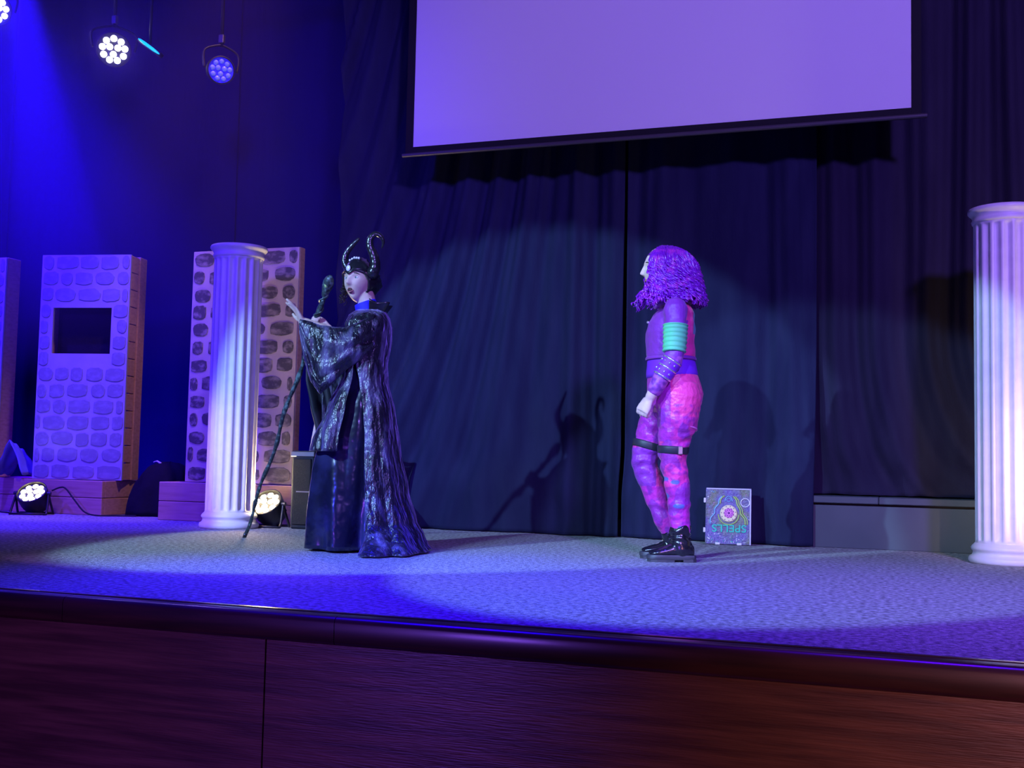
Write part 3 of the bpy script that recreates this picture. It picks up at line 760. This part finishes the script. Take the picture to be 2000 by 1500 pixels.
# stand-up collar with a pointed corner
rows = []
for j in range(9):
    v = j/8; row = []
    for k in range(61):
        th = math.radians(lerp(-84, 84, k/60)); tip = math.exp(-((math.degrees(th)+34)/15)**2)+math.exp(-((math.degrees(th)-34)/15)**2)
        r = lerp(.080, .094+.036*tip, v**1.2); z = 1.195+v*(.070+.004*tip+.022*(1-abs(th)/2)*0)
        row.append(Vector((.006+r*math.cos(th)*1.02, r*math.sin(th)*1.05, z+.012*v*math.exp(-((abs(math.degrees(th))-95)/22)**2)*2)))
    rows.append(row)
MB().sheet(rows).build('collar', 'gloss_black', PL, solid=.004)
# headdress
hd = link('headdress', None, PL); hd['label'] = 'glossy black horned headdress'
bmc = MB(); n, m = 72, 44; keep = []
vs = []
for i in range(m+1):
    la = -PI/2+PI*i/m
    for j in range(n):
        lo = 2*PI*j/n; x, y, z = math.cos(la)*math.cos(lo), math.cos(la)*math.sin(lo), math.sin(la)
        px, py, pz = .082*x, .100*y, .122*z
        if y < .2:
            bulge = max(0, -y+.2)*max(0, 1-abs(z+.05)/.9); py -= .036*bulge; px *= 1+.16*bulge
        wr = (.012*noise.noise((x*3, z*9+y*4, 1))+.006*math.sin(z*24+x*5+3*noise.noise((x*3, y*3, z*2))))*max(0, min(1, .5-y))
        if z < -.2 and y < .2: px *= 1-.25*(-z-.2); py *= 1-.15*(-z-.2)
        vs.append(HL @ (Vector((px, py, pz))*(1+wr*6)))
fs = []
for i in range(m):
    for j in range(n):
        la = -PI/2+PI*(i+.5)/m; lo = 2*PI*(j+.5)/n; x, y, z = math.cos(la)*math.cos(lo), math.cos(la)*math.sin(lo), math.sin(la)
        peak = .36-.17*math.exp(-(x/.20)**2)-.10*max(0, abs(x)-.5)
        if y > .26 and z < peak: continue
        if z < -.72: continue
        if y > -.10 and z < -.52: continue
        fs.append((i*n+j, i*n+(j+1) % n, (i+1)*n+(j+1) % n, (i+1)*n+j))
bmc.add(vs, fs).build('hood', 'gloss_black', hd, solid=.005)
MB().tube([HL @ Vector(p) for p in ((-.083, .026, -.05), (-.081, .030, .0), (-.068, .058, .036), (-.030, .090, .043), (0, .104, .022), (.030, .090, .043), (.068, .058, .036), (.081, .030, .0), (.083, .026, -.05))], .0045, 8).build('brow_band', 'horn', hd)
MB().sphere(HL @ Vector((0, .101, .050)), (.014, .006, .016), 14, 8, HL.to_3x3().to_4x4()).build('jewel', 'jewel', hd)
def horn(pts, rad, seed):
    P = catmull(pts, 8); R_ = ramp(rad, len(P))
    MB().tube(P, R_, 16, mod=lambda i, th: 1+.035*math.sin(i*1.5+seed)+.05*math.cos(th*3+i*.12), round_ends=True).build('horn', 'horn', hd)
horn([(-.098, .055, 1.425), (-.122, .062, 1.462), (-.140, .066, 1.503), (-.130, .066, 1.545), (-.101, .062, 1.584), (-.070, .058, 1.617)], [.030, .024, .0185, .0155, .0125, .0085], 0)
horn([(.022, -.050, 1.420), (.036, -.058, 1.455), (.029, -.062, 1.506), (.008, -.064, 1.556), (.008, -.064, 1.595), (.032, -.062, 1.622), (.062, -.060, 1.611), (.075, -.058, 1.582), (.069, -.056, 1.553)], [.033, .028, .0235, .020, .0175, .015, .012, .0085, .004], 1)
for k in range(5):
    c = HL @ Vector((.052-.02*k, .02+.008*k, .118-.004*abs(k-2)))
    MB().sphere(c, .007, 10, 6).build('bead', 'jewel', hd)
# loose curls beside the face
mb = MB(); rr = random.Random(4)
for k in range(12):
    c0 = HL @ Vector((.070+rr.uniform(-.010, .008), .030+rr.uniform(-.03, .02), -.02)); pts = []
    ln = rr.uniform(.06, .11); ph = rr.uniform(0, 6); rad = rr.uniform(.006, .011)
    for i in range(26):
        t = i/25; pts.append(c0+Vector((-.012*t+rad*math.cos(ph+t*16), rad*math.sin(ph+t*16)-.01*t, -ln*t)))
    mb.tube(pts, .0016, 5)
mb.build('hair', 'dark_hair', PL)

# ---- staff
ST = thing('staff', 'long dark carved staff with an orb head leaning in the robed person\'s hand', 'staff', (-3.589, 2.577, 0))
V = lambda s: STAFF_DIR*s
Lg = (Vector((-2.9525, 2.18, 1.17))-Vector((-3.589, 2.577, 0))).length
L1 = Lg*1.13
pts = []; rad = []
for i in range(121):
    s = .008+(L1-.008)*i/120
    wob = Vector((.006*math.sin(s*13), .006*math.cos(s*11), 0))*(1 if i > 4 else i/5)
    if abs(s-Lg) < .1: wob *= abs(s-Lg)/.1
    pts.append(V(s)+wob); t = i/120
    rad.append((.0090+.0045*t)*(1+.12*noise.noise((s*26, 1, 2))+.10*math.sin(s*60)))
MB().tube(pts, rad, 12, mod=lambda i, th: 1+.16*math.sin(2*th+i*.42)).build('shaft', 'carved', ST)
base = V(L1-.02)
pts = [base+STAFF_DIR*q for q in (0, .012, .03, .055, .085, .108, .122)]
MB().tube(pts, [.012, .016, .019, .025, .027, .020, .007], 16, mod=lambda i, th: 1+.10*math.cos(4*th+i*.5)).build('head', 'carved', ST)
side = (Vector((0, -3.035, .5))-Vector((-2.8, 2.1, 1.4))).normalized()
MB().sphere(base+STAFF_DIR*.066+side*.017+Vector((-.006, 0, 0)), (.013, .013, .017), 16, 10).build('orb', 'orb', ST)
MB().tube([V(.0), V(.03)], [.011, .0115], 12).build('ferrule', 'horn', ST)
vine = [V(L1-.35+.35*i/60)+Matrix.Rotation(i*.42, 3, STAFF_DIR) @ (STAFF_DIR.orthogonal().normalized()*.0155) for i in range(61)]
MB().tube(vine, [.0055+.002*math.sin(i*.9) for i in range(61)], 8).build('vine', 'carved', ST)

# ---- person with purple hair.  local axes as above; she faces the left of the picture
PR = thing('person', 'person with curly purple hair in a purple and pink patched outfit, seen from the side', 'person', (-1.121, 2.490, 0), YAW)
HR = head_matrix((-.046, .0, 1.443), (-1, .05), .0)
mb = MB(); head_mesh(mb, HR, .15)
limb(mb, [(.025, 0, 1.22), (.012, 0, 1.29), (-.015, 0, 1.37)], [.050, .047, .047])
mb.ell([((ca, 0, z), (hx, 0, 0), (0, hy, 0)) for z, ca, hx, hy in ((.70, .03, .06, .10), (.82, .025, .125, .155), (.92, .008, .112, .14), (1.0, .002, .100, .125), (1.12, .0, .100, .135), (1.20, .015, .075, .135), (1.24, .022, .060, .09), (1.275, .024, .05, .06))], 28)
legs = {-1: [(.042, -.082, .80), (.025, -.085, .66), (.0, -.085, .505), (.035, -.085, .30), (.046, -.085, .10)], 1: [(.03, .082, .80), (-.05, .085, .66), (-.112, .085, .485), (-.058, .088, .32), (.02, .09, .10)]}
for s in (-1, 1): limb(mb, legs[s], [.090, .078, .050, .042, .030])
WR = Vector((-.118, -.165, .790))
limb(mb, [(.0, -.135, 1.195), (-.006, -.172, 1.09), (-.008, -.185, .985), (-.066, -.178, .885), WR], [.042, .038, .036, .034, .026])
limb(mb, [(.02, .135, 1.195), (.03, .172, 1.09), (.03, .185, .985), (-.02, .18, .885), (-.07, .17, .79)], [.042, .038, .036, .034, .026])
dn = Vector((-.50, .02, -.86)); fist(mb, frame_to(WR+dn*.004, dn, (.45, .75, -.28)), .007)
limb(mb, [(-.07, .17, .79), (-.10, .165, .73), (-.10, .16, .70)], [.026, .034, .022])
for s in (-1, 1): limb(mb, [tuple(Vector(legs[s][-1])+Vector(q)) for q in ((0, 0, 0), (-.02, 0, -.04), (-.09, 0, -.06))], [.034, .034, .024])
fuse(mb, 'body', 'skin', PR, .0042, 3)
face_parts(PR, HR, 'dark_hair', False, (-1, 1))

# trousers
mb = MB()
mb.ell([((ca, 0, z), (hx, 0, 0), (0, hy, 0)) for z, ca, hx, hy in ((.66, .02, .05, .09), (.72, .015, .115, .150), (.77, .022, .132, .165), (.82, .025, .139, .168), (.87, .018, .132, .160), (.915, .010, .124, .150))], 32)
tl = {-1: [(.036, -.080, .80), (.024, -.088, .68), (.010, -.088, .585), (.004, -.087, .50), (.024, -.087, .40), (.037, -.087, .29), (.044, -.086, .148)], 1: [(.02, .080, .80), (-.045, .088, .68), (-.085, .088, .575), (-.112, .087, .485), (-.078, .089, .38), (-.045, .09, .29), (.01, .09, .15)]}
for s in (-1, 1): limb(mb, tl[s], [.108, .100, .078, .066, .061, .055, .049], 20)
def twr(p, q):
    low = max(0, min(1, (.86-p.z)/.2))
    return low*(.0045*math.sin(p.z*70+9*noise.noise((p.x*9, p.y*9, p.z*4)))*(.4+noise.noise((p.x*6, p.y*6, p.z*5)))+.006*noise.noise((p.x*16, p.y*16, p.z*26)))
def tcol(p):
    n1 = noise.noise((p.x*13+3, p.y*13, p.z*11)); n2 = noise.noise((p.x*40, p.y*40, p.z*55))
    c = Vector((.86, .055, .30))
    if p.z > .70 and p.x > -.02: c = Vector((.90, .06, .30))
    elif p.x < -.02 and p.z > .58: c = Vector((.48, .03, .42))
    if p.z < .70 and p.x > -.02: c = Vector((.62, .035, .32))
    if .36 < p.z < .55: c = Vector((.85, .05, .34)) if p.x > -.06 else Vector((.30, .04, .42))
    if p.z < .36: c = Vector((.58, .03, .40))
    if n1 > .22 and p.z < .80: c = c.lerp(Vector((.22, .03, .34)), .75)
    if p.z < .76: c = c.lerp(Vector((.25, .02, .30)), max(0, min(1, n2*1.3+.25))*.75)
    # slits and patches that let a blue layer show
    if p.y < .02:
        for cx, cz, rx, rz in ((.030, .270, .028, .011), (.052, .165, .028, .012), (.010, .385, .022, .010), (-.05, .40, .03, .012), (-.03, .315, .016, .016)):
            if ((p.x-cx)/rx)**2+((p.z-cz)/rz)**2 < 1: c = Vector((.10, .14, .42))
    return c
fuse(mb, 'trousers', 'trousers', PR, .0050, 3, twr, tcol)
# shirt showing between jacket and trousers
MB().ell([((ca, 0, z), (hx, 0, 0), (0, hy, 0)) for z, ca, hx, hy in ((.895, .008, .126, .152), (.92, .008, .127, .152), (.955, .006, .122, .146), (.99, .003, .117, .140), (1.01, .003, .112, .135))], 40).build('shirt', 'shirt_purple', PR)
# jacket: torso and sleeves
mb = MB()
mb.ell([((ca, 0, z), (hx, 0, 0), (0, hy, 0)) for z, ca, hx, hy in ((.990, .002, .116, .141), (1.0, .001, .118, .143), (1.06, -.002, .119, .148), (1.12, -.002, .123, .158), (1.17, .004, .115, .168), (1.215, .014, .097, .170), (1.25, .022, .078, .120), (1.285, .018, .064, .072), (1.30, .016, .060, .066))], 36)
sl = {-1: [(.0, -.150, 1.222), (-.001, -.172, 1.15), (-.006, -.182, 1.06), (-.010, -.188, .985), (-.050, -.184, .915), (-.098, -.172, .828)], 1: [(.02, .150, 1.222), (.03, .172, 1.15), (.032, .182, 1.06), (.03, .186, .985), (-.01, .184, .90), (-.055, .174, .82)]}
for s in (-1, 1): limb(mb, sl[s], [.060, .053, .048, .046, .043, .036], 20)
def jwr(p, q):
    return .004*math.sin(p.z*75+10*noise.noise((p.x*8, p.y*8, p.z*3)))*max(0, noise.noise((p.x*7+4, p.y*7, p.z*6))+.35)+.004*noise.noise((p.x*14, p.y*14, p.z*24))
def jcol(p):
    near_arm = abs(p.y) > .137+(.02 if p.z > 1.17 else 0)
    if near_arm and p.z < .985:
        k = noise.noise((p.x*60, p.y*60, p.z*60)); return Vector((.46, .10, .46)).lerp(Vector((.20, .03, .30)), max(0, min(1, .5+k*1.6)))
    if not near_arm and p.x > .045:
        if p.x > .098 and p.z > 1.11: return Vector((.08, .40, .38))
        return Vector((.86, .05, .30))
    return Vector((.24, .03, .36))
fuse(mb, 'jacket', 'jacket', PR, .0050, 3, jwr, jcol)
# collar ruffle, zip tab
MB().tube(catmull([(-.075, -.05, 1.262), (-.03, -.078, 1.268), (.03, -.082, 1.272), (.075, -.05, 1.272), (.088, 0, 1.272), (.075, .05, 1.272), (0, .08, 1.268), (-.075, .05, 1.262)], 6), .014, 10).build('collar', 'jacket_plain', PR)
MB().sphere((-.116, -.012, 1.172), .007, 10, 6).build('zip_tab', 'stud', PR)
MB().ell([((.002, 0, z), (hx, 0, 0), (0, hy, 0)) for z, hx, hy in ((.984, .121, .146), (.988, .124, .149), (.996, .124, .149), (1.0, .121, .146))], 40, cap=False)  .build('hem_band', 'jacket_plain', PR, solid=.003)
# ribbed green patch around the upper sleeve
P = catmull([(-.0015, -.1735, 1.142), (-.004, -.180, 1.08), (-.009, -.188, 1.008)], 14)
g = MB().tube(P, [.060-.005*i/len(P)+.0028*math.sin(i*2*PI/4.2) for i in range(len(P))], 24).build('sleeve_patch', 'patch_green', PR)
# studded bracer on the forearm
axis = [Vector((-.014, -.190, .972)), Vector((-.050, -.186, .915)), Vector((-.066, -.182, .888))]
br = MB().tube(catmull(axis, 6), ramp([.0485, .047, .0445], 13), 24).build('bracer', 'shirt_purple', PR)
for k, (a_, b_) in enumerate(((.02, .10), (.46, .54), (.92, 1.0))):
    q = [axis[0].lerp(axis[2], t) for t in (a_, b_)]
    MB().tube(q, .0505-.0035*a_, 24).build('band', 'stud', br)
d = (axis[2]-axis[0]).normalized()
for row_ in (.26, .74):
    for k in range(6):
        th = k/6*PI*1.1-.4; o_ = Matrix.Rotation(th, 3, d) @ (Vector((0, -1, 0))-d*d.dot(Vector((0, -1, 0)))).normalized()
        MB().sphere(axis[0].lerp(axis[2], row_)+o_*.0485, .0055, 8, 6).build('stud', 'stud', br)
# straps above the knees
for s, a_, b_ in ((-1, (.006, -.088, .560), (.005, -.087, .522)), (1, (-.090, .088, .578), (-.100, .088, .542))):
    a_, b_ = Vector(a_), Vector(b_); st = MB().tube([a_, a_.lerp(b_, .15), a_.lerp(b_, .85), b_], [.076, .0785, .0755, .072] if s < 0 else [.080, .0825, .0795, .077], 28).build('knee_strap', 'strap', PR)
    if s < 0: MB().box(-.012, .012, -.006, .006, -.02, .02, .003).xf(Matrix.Translation((.030, -.162, .538))).build('buckle', 'metal', st, smooth=False)
MB().tube([(.030, -.087, .648), (.0295, -.088, .642)], [.0935, .093], 28).build('seam_piping', 'emblem_pink', PR)
# boots
def boot(ank, name):
    t = Vector((ank[0], ank[1], 0)); b = link(name, None, PR)
    mb = MB(); P = catmull([(0, 0, .165), (.0, 0, .13), (.004, 0, .095), (.010, 0, .06)], 5)
    mb.tube([t+p for p in P], ramp([.052, .050, .049, .052], len(P)), 20, round_ends=True)
    secs = []
    for x, z, h, wd in ((.068, .05, .026, .026), (.055, .055, .036, .036), (.02, .062, .042, .041), (-.03, .058, .038, .039), (-.07, .048, .028, .041), (-.105, .043, .022, .042), (-.135, .039, .016, .036), (-.150, .037, .010, .022)):
        secs.append((t+Vector((x, 0, z)), Vector((0, wd, 0)), Vector((0, 0, h))))
    mb.ell(secs, 20)
    fuse(mb, 'upper', 'boot', b, .0045, 4, lambda p, q: .0035*math.sin(p.z*120+14*noise.noise((p.x*12, p.y*12, p.z*9)))*max(0, min(1, (p.z-.07)/.05)))
    def outline(k):
        L_ = [(.076, .018), (.066, .034), (.03, .042), (-.02, .038), (-.07, .043), (-.115, .045), (-.145, .036), (-.160, .016)]
        return [(x, y) for x, y in L_]+[(x, -y) for x, y in reversed(L_)]
    so = MB().loft([[t+Vector((x*s_, y*s_, z)) for x, y in outline(0)] for z, s_ in ((.012, .97), (.014, 1), (.030, 1), (.034, .97))]).build('sole', 'sole', b, sharp=40)
    MB().loft([[t+Vector((x, y*s_, z)) for x, y in ((.078, .02), (.06, .038), (.012, .041), (.012, -.041), (.06, -.038), (.078, -.02))] for z, s_ in ((.0005, 1), (.016, 1))]).build('heel', 'sole', b, smooth=False)
    MB().loft([[t+Vector((x, y, z)) for x, y in ((-.03, .036), (-.07, .042), (-.115, .043), (-.145, .034), (-.157, .014), (-.157, -.014), (-.145, -.034), (-.115, -.043), (-.07, -.042), (-.03, -.036))] for z in (.0005, .013)]).build('tread', 'sole', b, smooth=False)
    for k in range(4):
        zz = .075+.02*k; xx = -.046-.000*k+.0*zz
        MB().tube([t+Vector((-.044+.004*k, -.022, zz)), t+Vector((-.053+.004*k, 0, zz+.004)), t+Vector((-.044+.004*k, .022, zz))], .003, 6).build('lace', 'rubber', b)
boot((.044, -.087), 'boot'); boot((.030, .09), 'boot')

# curly purple hair
mb = MB(); rr = random.Random(21); C = Vector((-.012, 0, 1.435))
def hpos(az, v, ext=1.0):
    """az 0 = back of head, v 0 at the crown, 1 at the level of the ears, >1 hanging"""
    c, s_ = math.cos(az), math.sin(az)
    ra = (.140 if c > 0 else .140)*ext; rb = .108*ext
    if v <= 1:
        a = v*PI/2
        return C+Vector((-.018*(1-v), 0, 0))+Vector((ra*c*math.sin(a), rb*s_*math.sin(a), .122*math.cos(a)))
    e = v-1
    ed = max(0, e-.45)
    return C+Vector((ra*c*(1+.26*min(e if c > 0 else ed, 1.2))-.055*min(1, ed*2)*max(0, -c), rb*s_*(1+.32*min(e, 1.2)), -.165*e))
cap = [[hpos(2*PI*k/48, v*.97, .93) for k in range(48)] for v in (0.02, .15, .3, .45, .6, .75, .9, 1.0, 1.15)]
# scalp cap left open over the face
fs = []; vs = [p for r in cap for p in r]
for i in range(len(cap)-1):
    for j in range(48):
        az = 2*PI*(j+.5)/48; az = az-2*PI if az > PI else az
        v = (0.02, .15, .3, .45, .6, .75, .9, 1.0, 1.15)[i+1]
        if v > .62 and abs(az) > math.radians(134): continue
        fs.append((i*48+j, i*48+(j+1) % 48, (i+1)*48+(j+1) % 48, (i+1)*48+j))
mb.add(vs, fs)
for k in range(1050):
    az = rr.uniform(-1, 1)*math.radians(137)
    side = abs(az) > math.radians(112)
    v1 = rr.uniform(1.60, 2.10) if not side else rr.uniform(1.55, 2.2)
    v0 = rr.uniform(.12, 1.15) if not side else rr.uniform(.12, .5)
    ph = rr.uniform(0, 2*PI); fr = rr.uniform(22, 34); rad = rr.uniform(.005, .013); ex = rr.uniform(.93, 1.07); dr = rr.uniform(-.12, .12)
    n_ = int(12+26*(v1-v0)); pts = []
    for i in range(n_):
        t = i/(n_-1); v = lerp(v0, v1, t)
        a2 = az+dr*t
        p = hpos(a2, v, ex)
        w_ = rad*min(1, max(0, (v-.55)/.6))
        o1 = Vector((math.cos(a2), math.sin(a2), 0)); o2 = Vector((-math.sin(a2), math.cos(a2), 0))
        q = ph+fr*v*.55
        pts.append(p+(o1*math.cos(q)+o2*math.sin(q))*w_+Vector((0, 0, .004*math.sin(q*2))))
    r0 = rr.uniform(.0028, .0052)
    mb.tube(pts, [r0*(.55 if i == n_-1 else 1) for i in range(n_)], 5)
mb.build('hair', 'purple_hair', PR)

# ------------------------------------------------------------------ spell book leaning on the drape
BK = thing('spell_book', 'decorated book with upside down lettering and a round pink emblem, leaning on the drape', 'book', (-1.012, 3.712, 0), .10)
LEAN = Matrix.Rotation(-.13, 4, 'X') @ Matrix.Translation((0, 0, .004))
bw, bh = .262, .332
MB().box(-bw/2, bw/2, 0, .008, 0, bh, .002).xf(LEAN).build('cover', 'book_cover', BK, smooth=False)
MB().box(-bw/2+.008, bw/2-.008, .0085, .034, .006, bh-.006, .001).xf(LEAN).build('page_block', 'pages', BK, smooth=False)
MB().box(-bw/2, bw/2, .0345, .042, 0, bh, .002).xf(LEAN).build('cover', 'book_cover', BK, smooth=False)
MB().box(-bw/2-.004, -bw/2+.006, 0, .042, 0, bh, .002).xf(LEAN).build('spine', 'book_cover', BK, smooth=False)
for x0, x1, z0, z1 in ((-bw/2, bw/2, bh-.008, bh), (bw/2-.008, bw/2, 0, bh)):
    MB().box(x0, x1, -.004, .0, z0, z1, .001).xf(LEAN).build('edge_trim', 'book_edge', BK, smooth=False)
for z in (.082, .258): MB().box(-bw/2-.016, -bw/2-.003, -.004, .006, z-.014, z+.014, .002).xf(LEAN).build('hinge_tab', 'glit_white', BK, smooth=False)
for x in (-.062, .064): MB().box(x-.014, x+.014, -.006, .004, -.003, .010, .002).xf(LEAN).build('foot_tab', 'glit_white', BK, smooth=False)
def flat_tube(pts, r, m, nm, y=-.003, k=6):
    MB().tube([LEAN @ Vector((x, y, z)) for x, z in [(p.x, p.z) for p in catmull([(a, 0, b) for a, b in pts], k)]], r, 8).build(nm, m, BK)
flat_tube([(.026, .284), (.044, .262), (.050, .236), (.066, .208), (.072, .180), (.094, .150), (.098, .118)], .0045, 'glit_green', 'scroll_line')
flat_tube([(.038, .284), (.056, .262), (.062, .238), (.078, .210), (.084, .182), (.106, .152), (.110, .118)], .0035, 'glit_green', 'scroll_line')
flat_tube([(-.040, .284), (-.056, .262), (-.060, .236), (-.080, .210), (-.082, .182), (-.104, .152), (-.106, .118)], .0042, 'glit_blue', 'scroll_line')
flat_tube([(-.024, .286), (-.044, .270), (-.050, .240)], .0042, 'glit_green', 'scroll_line')
flat_tube([(-.022, .252), (-.016, .274), (.0, .284), (.016, .274), (.022, .252)], .003, 'glit_blue', 'scroll_line')
flat_tube([(.012*math.cos(a*PI/8), .262+.010*math.sin(a*PI/8)) for a in range(17)], .002, 'glit_blue', 'scroll_ring', k=2)
flat_tube([(.096+.025*math.cos(a*PI/8), .248+.025*math.sin(a*PI/8)) for a in range(17)], .003, 'glit_white', 'scroll_ring', k=2)
flat_tube([(.060*math.cos(PI+a*PI/10), .176+.060*math.sin(PI+a*PI/10)) for a in range(11)], .0035, 'glit_green', 'scroll_line', k=2)
RX = Matrix.Rotation(PI/2, 4, 'X')
em = MB().lathe([(.001, 0), (.050, 0), (.050, .006), (.046, .010), (.001, .010)], 40).xf(LEAN @ Matrix.Translation((0, 0, .182)) @ RX).build('emblem', 'emblem_cream', BK, sharp=40)
MB().lathe([(.001, .009), (.030, .009), (.027, .013), (.001, .014)], 32).xf(LEAN @ Matrix.Translation((.002, 0, .184)) @ RX).build('rosette', 'emblem_pink', em, sharp=40)
for k in range(9):
    for rr_, ph in ((.018, 0), (.027, .35)):
        th = 2*PI*k/9+ph
        MB().sphere(LEAN @ Vector((.002+rr_*math.cos(th), -.0135, .184+rr_*math.sin(th))), (.0045, .002, .0026), 8, 6, Matrix.Rotation(-th, 4, 'Y')).build('petal', 'emblem_plum', em)
MB().sphere(LEAN @ Vector((.002, -.014, .184)), (.007, .003, .007), 12, 8).build('centre', 'emblem_plum', em)
for k in range(11):
    th = 2*PI*k/11+.2
    MB().sphere(LEAN @ Vector((.042*math.cos(th), -.010, .182+.042*math.sin(th))), (.003, .002, .003), 8, 6).build('dot', 'emblem_plum', em)
rr = random.Random(9)
for k in range(46):
    x, z = rr.uniform(-.12, .118), rr.uniform(.010, .062)**1.0
    s_ = rr.uniform(.0018, .0042)
    MB().sphere(LEAN @ Vector((x, -.001, z)), (s_, .003, s_), 8, 5).build('sequin', 'glit_white' if rr.random() < .7 else 'glit_teal', BK)
for k in range(26):
    x, z = rr.choice((-1, 1))*rr.uniform(.085, .122), rr.uniform(.13, .32)
    s_ = rr.uniform(.0018, .0045)
    MB().sphere(LEAN @ Vector((x, -.001, z)), (s_, .003, s_), 8, 5).build('sequin', rr.choice(('glit_white', 'glit_blue', 'emblem_pink')), BK)
fc = bpy.data.curves.new('lettering', 'FONT'); fc.body = 'SPELLS'; fc.size = .068; fc.extrude = .002; fc.offset = .0012; fc.align_x = 'CENTER'; fc.align_y = 'CENTER'; fc.space_character = 1.04
tmp = link('lettering_tmp', fc); dg = bpy.context.evaluated_depsgraph_get(); dg.update()
me = bpy.data.meshes.new_from_object(tmp.evaluated_get(dg)); bpy.data.objects.remove(tmp); me.materials.clear(); me.materials.append(MATS['glit_teal'])
w0 = max(v.co.x for v in me.vertices)-min(v.co.x for v in me.vertices)
me.transform(LEAN @ Matrix.Translation((.004, -.003, .096)) @ RX @ Matrix.Rotation(PI, 4, 'Z') @ Matrix.Diagonal((.200/w0, .9, 1, 1)))
lt = link('lettering', me, BK); lt['label'] = 'teal upside down letters SPELLS'

# ------------------------------------------------------------------ stage haze under the lamps at the upper left
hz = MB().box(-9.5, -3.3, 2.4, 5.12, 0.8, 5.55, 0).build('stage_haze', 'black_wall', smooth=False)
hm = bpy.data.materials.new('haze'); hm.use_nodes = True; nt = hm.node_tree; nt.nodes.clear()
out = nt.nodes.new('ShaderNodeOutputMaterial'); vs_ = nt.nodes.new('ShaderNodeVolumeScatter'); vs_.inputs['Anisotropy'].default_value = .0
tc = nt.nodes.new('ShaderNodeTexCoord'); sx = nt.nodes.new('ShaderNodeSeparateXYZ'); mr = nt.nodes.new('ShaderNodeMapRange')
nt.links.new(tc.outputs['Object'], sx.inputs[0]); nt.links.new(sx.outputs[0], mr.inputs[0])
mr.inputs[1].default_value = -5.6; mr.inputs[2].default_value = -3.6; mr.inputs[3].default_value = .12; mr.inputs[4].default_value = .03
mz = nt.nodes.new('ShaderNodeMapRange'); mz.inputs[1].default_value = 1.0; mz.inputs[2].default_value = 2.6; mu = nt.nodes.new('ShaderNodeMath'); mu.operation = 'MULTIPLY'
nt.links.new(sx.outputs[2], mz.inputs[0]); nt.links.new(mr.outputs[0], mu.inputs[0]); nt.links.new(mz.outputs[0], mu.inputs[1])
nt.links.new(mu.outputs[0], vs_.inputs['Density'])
vs_.inputs['Color'].default_value = (.42, .28, 1, 1)  # blue of the lamp light put into the colour of neutral haze
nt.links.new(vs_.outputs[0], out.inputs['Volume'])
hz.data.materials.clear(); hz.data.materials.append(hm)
tag(hz, 'thin stage haze, lamp blue put into its colour, hanging below the overhead lamps', 'haze', kind='stuff')
